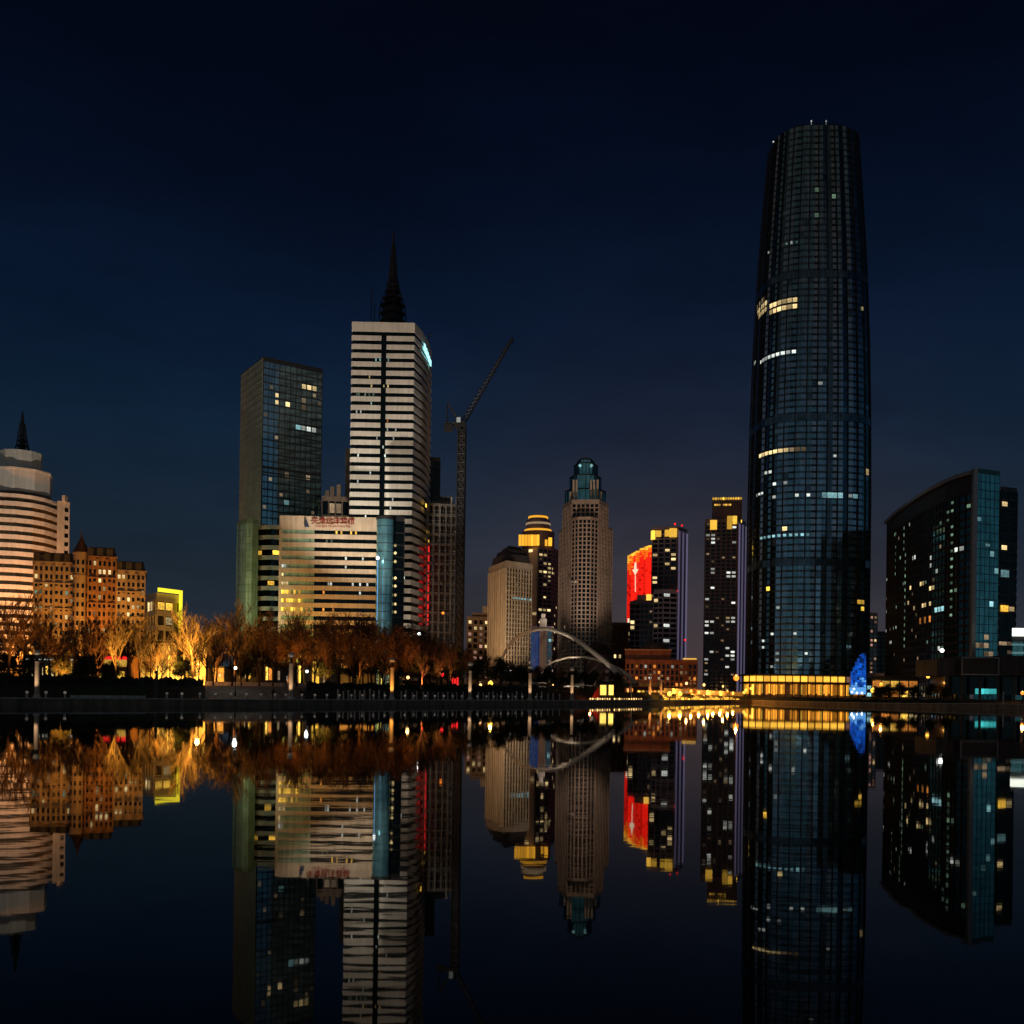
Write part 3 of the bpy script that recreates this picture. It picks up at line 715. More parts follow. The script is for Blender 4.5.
fr8 = Face(f[1], f[4], zg0, zg0 + FH * nfl, 10, nfl); 
L.dots(fr8, [(418, 508), (421, 530), (423, 533), (421, 541), (424, 536)], 'w_yellow', w=.6, h=.4, off=3.0)
# glowing roof sign on the flank, red neon strip down the flank
mb = MB(); a = f[1].lerp(f[4], .30); b2 = f[1].lerp(f[4], .74); n_ = Vector(((b2 - a).y, -(b2 - a).x)).normalized(); a += n_ * 1.6; b2 += n_ * 1.6
for k in range(5):
    p_ = a.lerp(b2, k / 5); q_ = a.lerp(b2, (k + .78) / 5); mb.slab(p_, q_, zpar - 2.6 - k * .55, zpar - .3 - k * .55, 0, .3)
mb.build('rooftop_sign', M['led_cyan'], tow)
mb = MB(); p_ = W(428.2, 580, D8 + 19.2); n_ = 9
for k in range(10):
    za, zc = ZZ(427, 624, D8 + 17), ZZ(427, 544, D8 + 17); a_ = za + (zc - za) * k / 10; mb.box(p_.x - .7, p_.y - .2, a_, p_.x + .2, p_.y + 2.2, a_ + (zc - za) / 10 - .6)
mb.build('neon_strip', M['neon_red'], tow)
lattice_spire(tow, 392.5, [(27, 25, 322, 306), (25, 15, 306, 292), (14, 9, 292, 280), (8.5, 5.5, 280, 262), (5.5, 3, 262, 245), (1.6, .6, 245, 231)], D8 + 14, M['metal'])
mb = MB(); p_ = XY(371.3, D8 + 8, 300); mb.tube([(p_.x, p_.y, zt), (p_.x, p_.y, ZZ(371, 288, D8 + 8))], .18, 5); p_ = XY(374.5, D8 + 9, 300); mb.tube([(p_.x, p_.y, zt), (p_.x, p_.y, ZZ(371, 302, D8 + 8))], .18, 5)
mb.build('antenna', M['metal'], tow)
mb = MB(); p_ = f[3]; mb.tube([(p_.x, p_.y, zt), (p_.x + 1, p_.y - 1.2, zt + 2)], .15, 5); mb.lathe([(.1, zt + 1.6), (.7, zt + 2.2), (.1, zt + 2.8)], 8, (p_.x + 1.1, p_.y - 1.2)); mb.build('roof_crane_arm', M['metal'], tow)

# --- buildings around and behind the white tower
root, fs, L, c = block('ribbed_block', 'low beige block with upright ribs looking over the roof of the banded hotel', 'building', [(322, 410), (349, 412)], 500, ZZ(335, 497, 410), 12, M['glass_black'], 12, 3, (.5, .3), (.8, .25), M['beige_stone'], seed=13)
mb = MB()
for px, y0 in ((327, 490), (332, 486), (338.5, 484)):
    p_ = XY(px, 411, 490); mb.box(p_.x - .7, p_.y, ZZ(px, 497, 410) + .41, p_.x + .8, p_.y + 2, ZZ(px, y0, 410))
mb.build('roof_fins', M['beige_stone'], root); L.dots(fs[0], [(335, 508), (341, 509), (330, 511)], 'w_dim')
root, fs, L, c = block('beige_slab', 'thin beige slab showing a sliver past the edge of the tall white tower', 'building', [(345.5, 425), (356, 426)], 480, ZZ(350, 449, 425), 10, M['beige_stone'], 24, 4, (.5, .15), (.4, .1), M['beige_stone'], seed=14)
root, fs, L, c = block('dark_slab', 'dark narrow slab rising behind the flank of the white tower', 'building', [(424, 432), (440, 434)], 480, ZZ(435, 457.5, 432), 12, M['glass_black'], 40, 4, (.4, .15), (.6, .12), M['dark_conc'], seed=15)
# unfinished frame
def unfinished():
    D = 404; a, b2 = 426, 456.5; poly, f = footprint([(a, D), (b2, D + 3)], 580, 18); c = sum(poly, Vector((0, 0))) / 4; zb = base_z(440); zt = ZZ(440, 503, D)
    root = thing('unfinished_building', (c.x, c.y, zb), 'unfinished concrete frame building with bare floor slabs under the tower crane', 'construction site')
    n_ = 19; fh = (zt - zb) / n_
    for k in range(n_):
        z = zb + fh * (k + 1); mb = MB(); mb.prism(poly, z - .45, z)
        mb.build('floor_slab', M['concrete'], root)
    mb = MB()
    for q in (0.02, .22, .42, .62, .80, .97):
        for dy in (.5, 9, 17):
            p_ = f[0].lerp(f[1], q) + Vector((0, dy)); mb.box(p_.x - .35, p_.y - .35, zb, p_.x + .35, p_.y + .35, zt + (3 if q > .7 else .0))
    mb.build('columns', M['concrete'], root)
    mb = MB(); p_ = f[0].lerp(f[1], .45) + Vector((0, 6)); mb.box(p_.x - 3, p_.y, zb, p_.x + 3.4, p_.y + 9, zt + 4); mb.build('lift_core', M['dark_conc'], root)
    mb = MB()
    for k in range(0, n_ * 2):
        z = zb + fh * k / 2 + .9; mb.tube([f[0].to_3d() + Vector((0, -.8, z)), f[1].to_3d() + Vector((0, -.8, z))], .06, 4)
    for q in range(12):
        p_ = f[0].lerp(f[1], q / 11); mb.tube([(p_.x, p_.y - .8, zb), (p_.x, p_.y - .8, zt + 1)], .06, 4)
    mb.build('scaffolding', M['alu'], root)
    mb = MB(); p_ = W(443, 613, D - 1); mb.lathe([(.2, p_.z - .5), (.6, p_.z), (.2, p_.z + .5)], 8, (p_.x, p_.y)); mb.build('work_light', M['globe_orange'], root)
unfinished()
def crane():
    D = 380; base = XY(461, D, 690); bx, by = XY(460.5, D, 540); zt = ZZ(460, 428, D); w = 3.5 * D / F; zb = base_z(460)
    root = thing('tower_crane', (bx, by, zb), 'dark tower crane with its long jib raised steeply towards the sky', 'crane')
    mb = MB()
    for sx in (-w, w):
        for sy in (-w, w): mb.tube([(bx + sx, by + sy, zb), (bx + sx, by + sy, zt)], .38, 4)
    nseg = int((zt - zb) / 3.2)
    for k in range(nseg):
        z0, z1 = zb + (zt - zb) * k / nseg, zb + (zt - zb) * (k + 1) / nseg
        cs = [(-w, -w), (w, -w), (w, w), (-w, w)]
        for q in range(4):
            a, b2 = cs[q], cs[(q + 1) % 4]
            mb.tube([(bx + a[0], by + a[1], z0), (bx + b2[0], by + b2[1], z1)], .3, 4, cap=False); mb.tube([(bx + b2[0], by + b2[1], z0), (bx + a[0], by + a[1], z1)], .3, 4, cap=False); mb.tube([(bx + a[0], by + a[1], z0), (bx + b2[0], by + b2[1], z0)], .25, 4, cap=False)
    mb.box(bx - w * .85, by - w * .85, zb, bx + w * .85, by + w * .85, zt - 1)
    mb.build('mast', M['metal'], root)
    P = lambda px, py: W(px, py, D)
    mb = MB(); p_ = P(460, 430); mb.box(p_.x - 2.0, by - 2, zt, p_.x + 2.0, by + 2, zt + 2.2); mb.build('slewing_unit', M['metal'], root)
    def truss(a, b2, r0, r1, n_, name, th=.14):
        a, b2 = Vector(a), Vector(b2); mb = MB(); d = (b2 - a).normalized(); s = Vector((0, 1, 0)); u = d.cross(s).normalized()
        offs_ = [(0, 1), (-.87, -.5), (.87, -.5)]
        for o_ in offs_: mb.tube([a + (u * o_[1] + s * o_[0]) * r0, b2 + (u * o_[1] + s * o_[0]) * r1], th, 4)
        for k in range(n_):
            for q in range(3):
                o1, o2_ = offs_[q], offs_[(q + 1) % 3]; ra = r0 + (r1 - r0) * k / n_; rb = r0 + (r1 - r0) * (k + 1) / n_
                mb.tube([a.lerp(b2, k / n_) + (u * o1[1] + s * o1[0]) * ra, a.lerp(b2, (k + 1) / n_) + (u * o2_[1] + s * o2_[0]) * rb], th * .7, 3, cap=False)
        return mb.build(name, M['metal'], root)
    truss(P(462.5, 424), P(513, 338), 1.1, .5, 22, 'jib', .24)
    truss(P(461, 425), P(445.5, 424), .8, .8, 6, 'counter_jib', .3)
    truss(P(459, 421), P(447.5, 402.5), .5, .25, 8, 'a_frame', .2)
    mb = MB(); a = P(448.5, 429); mb.box(a.x - 1.6, by - 1.2, a.z - .8, a.x + 1.6, by + 1.2, a.z + 1.8); mb.build('counterweight', M['metal'], root)
    mb = MB(); mb.tube([P(447.5, 402.5), P(447, 424)], .22, 4); mb.tube([P(447.5, 402.5), P(466, 384)], .1, 4); mb.tube([P(466, 384), P(512, 339)], .04, 4); mb.tube([P(512.6, 339), P(513.2, 345)], .12, 4); mb.build('stay_cables', M['metal'], root)
    mb = MB(); a = P(458.8, 421.5); mb.box(a.x - .7, by - 2.6, a.z - .8, a.x + .7, by - 1.4, a.z + .9); mb.build('cabin', M['w_white'], root)
crane()

# --- 11 small pinkish block with a turret
D = 600
root, fs, L, c = block('pink_block', 'small pink-lit block with a little roof turret left of the striped art deco towers', 'building', [(467, D), (489, D + 4)], 640, ZZ(478, 617, D), 20, M['glass_grey'], 12, 3, (1.1, .3), (1.2, .25), M['beige_stone'], seed=17)
set_back(root, 'stepped_roof', [(472, D + 6), (488, D + 8)], 640, 10, ZZ(478, 617, D) + .41, ZZ(478, 612, D), M['beige_stone'])
set_back(root, 'turret', [(482, D + 8), (487, D + 8)], 640, 4, ZZ(478, 612, D) + .003, ZZ(484, 605, D), M['pale_stone'])
L.scatter(fs[0], 34, ['w_pink', 'w_pink', 'w_dim', 'w_warm'], .5, .5)
# --- 12 stepped tower with dark mansard
D = 520
zt = ZZ(490, 561, D)
root, fs, L, c = block('striped_tower', 'stone-striped tower with a dark stepped mansard crown behind the arch bridge', 'tower', [(488.5, D + 30), (506, D), (531.5, D + 14)], 600, zt, 24, M['glass_grey'], 27, 2.15, (.75, .35), (.5, .1), mat('warm_white_stone', (.52, .46, .38), .7, var=.14, scale=.3), seed=18, top_h=3)
mb = MB(); a, b2 = fs[0].p0, fs[0].p1; mb.slab(a + fs[0].t * 1.5, b2 - fs[0].t * 1.5, base_z(500), zt - 3, .05, .16); Face(a + fs[0].n * .16, b2 + fs[0].n * .16, base_z(500), zt - 3, 9, 27).piers(mb, .8, .4); mb.build('plain_side_panel', M['cream'], root)
z = zt + .41
for (a, b2, y0, dd) in ((491, 530.5, 553, 2), (495, 527, 547, 5), (500, 522, 543, 8)):
    z2 = ZZ(510, y0, D); poly, f = footprint([(a + 1, D + dd + 20), ((a + b2) / 2 - 2, D + dd), (b2, D + dd + 8)], 550, 14 - dd / 2); cc = sum(poly, Vector((0, 0))) / len(poly)
    mb = MB(); mb.prism(poly, z, z2, 0, [cc + (p - cc) * .93 for p in poly]); mb.build('mansard_step', M['roof'], root); z = z2 + .003
L.rect(fs[1], 512, 596, 531, 600, 'w_cool', .8, w=.6, h=.4); L.scatter(fs[1], 10, ['w_dim'], .5, .4)
# --- 13 gold crowned tower
D = 600
zt = ZZ(540, 546, D)
root, fs, L, c = block('gold_crowned_tower', 'dark tower topped by round drums ringed with gold light', 'tower', [(519, D + 22), (529, D + 5), (538, D), (551, D + 6), (558, D + 20)], 600, zt, 26, M['glass_black'], 34, 2.9, (.7, .35), (1.2, .2), M['plum'], seed=19)
mb = MB(); mb.slab(fs[1].p0, fs[1].p1, base_z(530), zt - 1, .36, .9); mb.build('stone_pier', M['cream'], root)
def ringdrum(root, px0, px1, y0, y1, D, m, rings=(), name='crown_drum'):
    c = XY((px0 + px1) / 2, D, y0); r = (px1 - px0) / 2 * D / F; za, zb_ = ZZ((px0 + px1) / 2, y1, D - r), ZZ((px0 + px1) / 2, y0, D - r)
    mb = MB(); mb.lathe([(r, za), (r, zb_)], 24, c); mb.build(name, m, root)
    for yy, mm in rings:
        zz = ZZ((px0 + px1) / 2, yy, D - r); mb = MB(); mb.lathe([(r + .25, zz - .6), (r + .5, zz), (r + .25, zz + .6)], 24, c); mb.build('light_ring', mm, root)
ringdrum(root, 522, 554.5, 530, 546, D + 20, M['plum'])
ringdrum(root, 525, 551, 528, 530.2, D + 20, M['plum'], [(529, M['led_gold'])])
ringdrum(root, 526.5, 550, 519, 528, D + 20, M['plum'], [(522.5, M['w_dim'])])
ringdrum(root, 529, 547.5, 514.8, 519.2, D + 20, M['plum'], [(516.2, M['led_gold'])])
mb = MB()
for (a, b2, y0, y1, dd) in ((518.5, 539.5, 535, 545.5, -1.5),):
    for k in range(7):
        pa, pb = a + (b2 - a) * k / 7 + .15, a + (b2 - a) * (k + 1) / 7 - .15; p_, q_ = XY(pa, D + dd, 540), XY(pb, D + dd, 540); z0, z1 = ZZ(pa, y1 - .1, D), ZZ(pa, y0, D); mb.box(p_.x, p_.y, z0, q_.x, q_.y + 3, z1); mb.build('gold_lantern_panel', M['led_gold'], root); mb = MB()
for (pa, pb, y0, y1) in ((545, 547.5, 539, 545), (548.5, 552, 537, 545)):
    p_, q_ = XY(pa, D + 2, 540), XY(pb, D + 2, 540); mb.box(p_.x, p_.y, ZZ(pa, y1, D), q_.x, q_.y + 2, ZZ(pa, y0, D)); mb.build('gold_lantern_panel', M['led_gold'], root); mb = MB()
f3 = fs[2]
L.dots(f3, [(540, 556.5), (544, 556.5), (545, 562), (549, 568), (540, 573), (544, 573), (547, 573), (545, 585), (540, 611), (543, 611), (547, 611), (549, 609)], 'w_warm', w=.7, h=.5)
L.dots(fs[3], [(552, 567), (554, 573), (551, 574), (555, 609), (554, 616), (554, 622), (552, 628), (554, 634), (553, 640), (551, 645), (554, 650)], 'w_warm', w=.6, h=.5)
L.dots(fs[1], [(534, 551), (534, 568), (533, 608), (536, 612)], 'w_warm', w=.8, h=.6, off=1.1)
L.scatter(fs[2], 20, ['w_dim', 'w_warm'], .5, .4)
# --- 14 tall cream tower with teal crown
D = 480
zt = ZZ(585, 500, D); zsh = ZZ(585, 522, D)
root, fs, L, c = block('teal_crowned_tower', 'tall cream ribbed tower stepping back to a teal glass crown', 'tower', [(562, D + 16), (571, D + 2), (598, D), (607, D + 12)], 580, zt, 28, M['glass_black'], 44, 2.3, (.62, .3), (.5, .12), M['beige_stone'], seed=20, top_h=1.5)
def wing_(name, front, top, dep):
    poly, f = footprint(front, 600, dep); mb = MB(); mb.prism(poly, base_z(580), top); mb.build(name, M['glass_black'], root)
    gm = MB()
    for a, b2 in zip(f, f[1:]):
        fc = Face(a, b2, base_z(580), top - .8, max(2, round((b2 - a).length / 2.2)), 40); fc.piers(gm, .62, .3); fc.bands(gm, .5, .12)
    gm.prism([p + (p - sum(poly, Vector((0, 0))) / len(poly)) * .02 for p in poly], top - .8, top + .3); gm.build(name + '_frame', M['beige_stone'], root)
wing_('shoulder', [(558.5, D + 22), (569, D + 6)], ZZ(565, 524, D), 20)
wing_('shoulder', [(600, D + 4), (611.5, D + 18)], ZZ(605, 523, D), 20)
wing_('front_bay', [(571, D), (577.5, D - 4), (590, D - 4.5), (597, D - 1)], ZZ(585, 519, D), 10)
for (a, b2, y0, y1, dd, m) in ((565.5, 605.5, 488, 500, 8, 'glass_teal'), (570, 601, 474, 488, 10, 'glass_teal'), (574, 597.5, 462, 474, 12, 'glass_teal'), (577, 594, 458.5, 462, 14, 'glass_teal_light')):
    w = (b2 - a); poly, f = footprint([(a, D + dd + 8), (a + w * .22, D + dd), (b2 - w * .22, D + dd), (b2, D + dd + 8)], 480, 14); mb = MB(); z0, z1 = (zt + .42 if y1 == 500 else zprev), ZZ(585, y0, D + dd); zprev = z1 + .05; mb.prism(poly, z0, z1); mb.build('crown_tier', M[m], root)
    gm = MB(); gm.prism([p + (p - sum(poly, Vector((0, 0))) / len(poly)) * .03 for p in poly], z1 - .5, z1 + .04)
    for p_, q_ in zip(f, f[1:]): Face(p_, q_, z0, z1 - .51, 4, 1).piers(gm, .25, .2)
    gm.build('tier_frame', M['metal'], root)
mb = MB()
for px in (570.5, 573.5, 576.5, 591, 594, 597.5, 601): p_ = XY(px, D + 6, 490); mb.box(p_.x - .45, p_.y, zt + .41, p_.x + .45, p_.y + 1.4, ZZ(px, 477 if 572 < px < 600 else 489, D))
mb.build('crown_piers', M['cream'], root)
cdm = XY(585.5, D + 20, 460); mb = MB(); r = 7 * D / F; z = ZZ(585, 458.5, D + 14) + .1; mb.lathe([(r, z), (r * .85, z + 1.0), (r * .4, z + 1.7), (.2, z + 1.9)], 16, cdm); mb.build('dome_cap', M['cream'], root)
for px in (580, 591.5): p_ = W(px, 465.5, D + 11); mb = MB(); mb.lathe([(.3, p_.z - .6), (.8, p_.z), (.3, p_.z + .6)], 10, (p_.x, p_.y)); mb.build('crown_lamp', M['w_cool'], root)
L.dots(fs[1], [(572, 583), (575, 583), (578, 583)], 'w_dim', w=.9, h=.5, off=5.2); L.dots(fs[1], [(581, 602), (582, 607)], 'w_orange', w=.8, h=.7, off=5.2); L.dots(fs[0], [(565, 628)], 'w_dim')
# --- 15 small blue glass block with cream centre
D = 455
root, fs, L, c = block('blue_glass_block', 'low blue glass block with a cream centre turret seen under the bridge arch', 'building', [(531, D), (552, D + 2)], 640, ZZ(540, 627, D), 14, M['glass_blue'], 9, 2, (.2, .15), (.3, .12), M['lilac'], seed=23)
set_back(root, 'centre_turret', [(539.5, D - 1.4), (546.5, D - 1.4)], 640, 6, base_z(540), ZZ(543, 619, D), M['white_clad']); set_back(root, 'turret_cap', [(541, D - .6), (545, D - .6)], 640, 3, ZZ(543, 619, D) + .003, ZZ(543, 614, D), M['white_clad'])
mb = MB(); Face(fs[0].p0, fs[0].p0.lerp(fs[0].p1, .4), base_z(540), ZZ(540, 629, D), 5, 1).piers(mb, .25, .3); mb.build('blue_light_tubes', emis('dim_blue', (.08, .2, .8), .13), root)
L.scatter(fs[0], 8, ['w_cool', 'w_dim'], .6, .4)
# --- 17 red lit tower
D = 620
zt = ZZ(640, 553, D); zb = base_z(640)
f = front_pts([(627.5, D + 14), (652, D)], 580); poly, _ = footprint([(627.5, D + 14), (652, D)], 580, 16); c = sum(poly, Vector((0, 0))) / 4
root = thing('red_lit_tower', (c.x, c.y, zb), 'tower whose whole facade glows red and orange with a bright arrow shape', 'tower')
mb = MB(); mb.prism(poly, zb, ZZ(628, 557, D + 14) - 1); mb.build('wall', M['plum'], root)
s1 = f[0].lerp(f[1], .52)
mb = MB(); p2, _ = footprint([(640, D + 7), (652, D)], 580, 15); mb.prism([s1, f[1], f[1] + Vector((0, 15)), s1 + Vector((0, 15))], ZZ(628, 557, D + 14) - .9, ZZ(645, 547, D)); mb.build('upper_wall', M['plum'], root)
fr = Face(f[0], f[1], ZZ(640, 640, D), ZZ(645, 546, D + 2), 12, 30)
rnd = random.Random(4)
for i in range(12):
    q = (i + .5) / 12; px = 627.5 + 24.5 * q
    ytop = 557 - 6.5 * (px - 627.5) / 12 if px < 640 else 549.5 - 4 * (px - 640) / 12
    ybot = 600 - 0 * q if px > 634 else 622
    a, b2 = f[0] + fr.t * (i * fr.cw), f[0] + fr.t * ((i + 1) * fr.cw - .12)
    Dm = D + 14 - 14 * q
    z1 = ZZ(px, ytop, Dm); z0 = ZZ(px, ybot, Dm)
    mb = MB(); zo = z1 - 6.0 - (3 if 640 > px > 636 else 0)
    zz = z0
    while zz < z1 + .3:
        u_ = (z1 - zz) / (z1 - z0 + .01); jit = rnd.uniform(-.04, .04)
        mb.slab(a, b2, zz, min(z1 + .6, zz + 1.25), .05, .35, 2 if u_ + jit < .07 else (1 if u_ + jit < .20 + .08 * math.sin(i * 1.7) else (3 if rnd.random() < .10 else 0))); zz += 1.45
    mb.build('light_panel', [M['led_red'], M['led_orange'], M['led_gold'], M['led_deep_red']], root)
mb = MB(); p_ = W(635.2, 570, D + 9); P = lambda x, y: ((W(x, y, D + 8.6)).x, D + 8.4 - (x - 635) * .57, ZZ(x, y, D + 9))
def flat(pts, th=.3):
    a = [P(*q) for q in pts]; mb.hexa([(x, y - th, z) for x, y, z in a], a)
flat([(632.4, 569.5), (638, 569.5), (635.2, 575.5)]); flat([(634, 569.4), (636.4, 569.4), (636, 562.5), (634.6, 562.5)]); flat([(634.9, 575.6), (635.5, 575.6), (635.5, 592), (634.9, 592)])
mb.build('arrow_light', M['led_white'], root)
mb = MB(); p_ = XY(629, D + 12, 620); mb.box(p_.x - .9, p_.y - .6, ZZ(629, 622, D), p_.x + .9, p_.y - .2, ZZ(629, 617, D)); mb.build('white_lamp', M['led_white'], root)
# --- 18 gold topped residential tower
def gold_tower(name, label, front, py, top, D, floors, seed, side=-1, cw=3.0):
    root, fs, L, c = block(name, label, 'tower', front, py, top, 22, M['glass_black'], floors, cw, (.8, .35), (.8, .2), M['plum'], seed=seed)
    s = fs[side]; mb = MB(); mb.slab(s.p0 + s.t * .3, s.p1 - s.t * .3, s.z0, s.z1, .36, .8); mb.build('pale_side_wall', M['lilac'], root)
    for q in (.12, .5, .88):
        a = s.p0 + s.t * (s.L * q); mb = MB(); mb.slab(a - s.t * .9, a + s.t * .9, s.z0 + 2, s.z1 - 1, .81, .98); mb.build('glow_strip', M['lilac_wash_glow'], root)  # glowing strips put in for the lilac light washing this wall
    return root, fs, L
D = 560; zt = ZZ(665, 527, D)
r18, fs, L = gold_tower('gold_topped_tower', 'dark tower with gold panels along its top, right of the red facade', [(651.5, D + 4), (676, D), (686, D + 10)], 600, zt, D, 36, 25)
mb = MB(); zz0 = ZZ(660, 538, D); zz1 = ZZ(660, 529, D)
for (a, b2, y0, y1) in ((652.5, 656, 530, 538.5), (657, 662, 530, 536), (665.5, 669.5, 530, 536), (670, 677, 528.5, 537), (679.5, 682, 528.5, 535)):
    p_, q_ = XY(a, D - 1.2, 533), XY(b2, D - 1.2, 533); dd = 4 if a < 664 else (1 if a < 676 else 7); mb.box(p_.x, D + dd - 2.3, ZZ(a, y1, D), q_.x, D + dd + 1, ZZ(a, y0, D)); mb.build('gold_panel', M['w_yellow'], r18); mb = MB()
L.dots(fs[0], [(670, 550), (672, 553), (671, 561), (674, 561), (671, 567), (673, 567), (657, 556), (655, 576), (656, 582), (653, 582), (669, 565), (657, 598), (665, 603), (669, 601)], 'w_warm', w=.7, h=.5)
for px, py in ((675, 524), (682, 525.5), (671, 590.5), (677, 591), (676, 640), (685, 640)):
    p_ = W(px, py, D + (1 if py < 530 else -1.5)); mb = MB(); mb.lathe([(.2, p_.z - .6), (.7, p_.z), (.2, p_.z + .6)], 8, (p_.x, p_.y)); mb.build('red_beacon', M['neon_red'], r18)
# --- 19 darker stepped block in front
D = 510
root, fs, L, c = block('stepped_dark_block', 'dark stepped residential block in front of the gold-topped tower', 'building', [(630, D + 4), (640, D + 2), (653, D)], 620, ZZ(645, 601, D), 16, M['glass_black'], 17, 2.6, (.5, .25), (.9, .2), M['plum'], seed=26)
set_back(root, 'upper_step', [(637, D + 5), (652, D + 3)], 600, 10, ZZ(645, 601, D) + .41, ZZ(645, 594, D), M['plum'])
L.dots(fs[0], [(630, 620), (632, 626), (631, 630)], 'w_warm'); L.scatter(fs[1], 9, ['w_dim'], .5, .4)
mb = MB(); p_ = XY(649, D + 1, 597); mb.box(p_.x - 1.2, p_.y, ZZ(646, 601, D) + .4, p_.x + 1.2, p_.y + 1, ZZ(646, 594, D)); mb.build('lit_parapet', M['w_gold'], root)
D = 500
root, fs, L, c = block('balcony_block', 'dark grey block with pale balconies and one bright window by the gold-topped tower', 'building', [(653.5, D + 4), (663, D), (676.5, D + 2)], 620, ZZ(665, 590, D), 16, M['glass_black'], 20, 3.1, (.5, .25), (1.0, .5), M['lilac'], seed=27)
L.dots(fs[1], [(666, 597), (665, 623), (666, 627), (665, 640), (668, 643)], 'w_white', w=.9, h=.7); L.dots(fs[0], [(657, 624), (657, 627), (653, 600)], 'w_warm')
# --- 20 small brown block
D = 600
root, fs, L, c = block('brown_block', 'small plain brown block right of the tall cream tower', 'building', [(608, D), (632, D + 2)], 640, ZZ(620, 623, D), 16, M['glass_brown'], 12, 3, (1.6, .2), (1.3, .2), M['brown_brick'], seed=28)
L.dots(fs[0], [(615, 655), (619, 656), (629, 633), (612, 629)], 'w_warm'); L.scatter(fs[0], 5, ['w_dim'], .4, .4)
# --- 21 domed hall and brick building
D = 455
c = XY(598, D, 650); zb = base_z(598); r = 14 * D / F; z1 = ZZ(598, 655, D); z2 = ZZ(598, 643, D)
dm = thing('domed_hall', (c.x, c.y, zb), 'dark low dome of a round hall behind the right foot of the bridge arch', 'hall')
mb = MB(); mb.lathe([(r, zb), (r, z1)], 28, c); mb.build('wall', M['roof'], dm)
mb = MB(); mb.lathe([(r * 1.04 * math.cos(a), z1 + (z2 - z1) * math.sin(a)) for a in [PI / 2 * k / 8 for k in range(8)]] + [(.1, z2)], 28, c); mb.build('roof', mat('black_lead', (.012, .011, .011), .8), dm, smooth=True)
D = 415
zt = ZZ(660, 660.5, D)
root, fs, L, c = block('brick_building', 'low red brick building with rows of small windows and a dark dome', 'building', [(625.5, D + 2), (697, D)], 675, zt, 24, M['brick'], 5, 1.85, (.5, .22), (.5, .2), M['brick'], seed=29, core_name='wall')
dk = []; f0 = fs[0]
for i in range(f0.nc):
    for j in range(f0.nf):
        if i % 7 == 6: continue
        cc = f0.cell(i, j); p = cc.xy; dk.append((p, f0.t, .5, cc.z - .9, cc.z + .9))
L.dots(f0, [(646, 668), (674, 668), (651, 676)], 'w_white', w=.5, h=.5); L.scatter(f0, 16, ['w_dim', 'w_orange'], .5, .5); openings(root, L, dk, M['glass_black'])
set_back(root, 'upper_storey', [(625, D + 6), (671, D + 5)], 655, 12, zt + .41, ZZ(650, 650.5, D + 6), M['brick'])
set_back(root, 'upper_cornice', [(624.5, D + 5), (672, D + 4)], 655, 14, ZZ(650, 650.5, D + 6) + .002, ZZ(650, 649.3, D + 6), M['beige_stone'])
cd = XY(655, D + 12, 650); r = 14 * D / F; z = ZZ(655, 649, D + 8); mb = MB(); mb.lathe([(r, z), (r, z + .6)] + [(r * .96 * math.cos(a), z + .6 + 2.6 * math.sin(a)) for a in [PI / 2 * k / 6 for k in range(6)]] + [(.1, z + 3.2)], 24, cd); mb.build('dome', M['roof'], root)
mb = MB(); p_, q_ = front_pts([(683, D - .6), (696.5, D - .7)], 660); mb.slab(p_, q_, zt + .5, zt + 1.1, 0, .3); mb.build('light_strip', M['w_gold'], root)
# --- 22 second gold topped tower
D = 520; zt = ZZ(725, 519, D)
r22, fs, L = gold_tower('lilac_edged_tower', 'dark tower with a gold dotted crown just left of the tallest tower', [(704.5, D + 3), (736, D), (744.5, D + 10)], 600, zt, D, 46, 41, cw=2.6)
poly, f = footprint([(712, D + 6), (742, D + 4)], 510, 12); z1 = ZZ(725, 498, D); mb = MB(); mb.prism(poly, zt + .41, z1); mb.build('crown_block', M['plum'], r22)
mb = MB(); fc = Face(f[0], f[1], zt + .5, z1, 14, 6); fc.piers(mb, .5, .25); mb.build('crown_piers', M['plum'], r22)
for k in range(12):
    p_ = f[0].lerp(f[1], (k + .5) / 12); mb = MB(); mb.lathe([(.3, z1 + .0), (.65, z1 + .7), (.3, z1 + 1.3)], 8, (p_.x, p_.y - .3)); mb.build('crown_lamp', M['w_yellow'], r22)
L2 = Lights(r22, 43); L2.n = 20
for i, j in [(1, 4), (2, 4), (3, 4), (5, 4), (6, 4), (7, 4), (8, 4)]: L2.put(fc, i, j, 'w_gold', .8, .5, off=.3)
mb = MB()
for (a, b2, y0, y1, dd) in ((710.5, 717, 519.5, 529, 3), (727.5, 732, 516, 529, 1), (732.8, 737, 516, 524, 1), (739.5, 741.8, 515, 521, 6)):
    p_, q_ = XY(a, D + dd - 1.6, 523), XY(b2, D + dd - 1.6, 523); mb.box(p_.x, p_.y, ZZ(a, y1, D), q_.x, q_.y + .9, ZZ(a, y0, D)); mb.build('gold_panel', M['w_yellow'], r22); mb = MB()
f0 = fs[0]; kw = dict(w=.75, h=.5)
L.dots(f0, [(733, 529), (736, 529), (709, 537), (713, 537), (715, 537), (734, 543), (736, 543), (711, 543), (713, 543), (714, 570), (711, 572), (730, 572), (734, 572), (731, 577), (735, 576), (710, 586), (709, 598), (731, 603), (708, 622), (712, 622), (732, 617), (730, 622), (734, 622), (709, 626), (707, 633), (710, 633), (732, 604), (728, 649), (727, 655), (731, 655), (708, 661), (734, 651), (710, 650), (708, 675), (734, 660), (728, 668)], 'w_white', **kw)
L.scatter(f0, 26, ['w_dim'], .5, .4); L.dots(f0, [(730, 574), (735, 578), (729, 617), (727, 648), (729, 656)], 'w_warm', **kw)
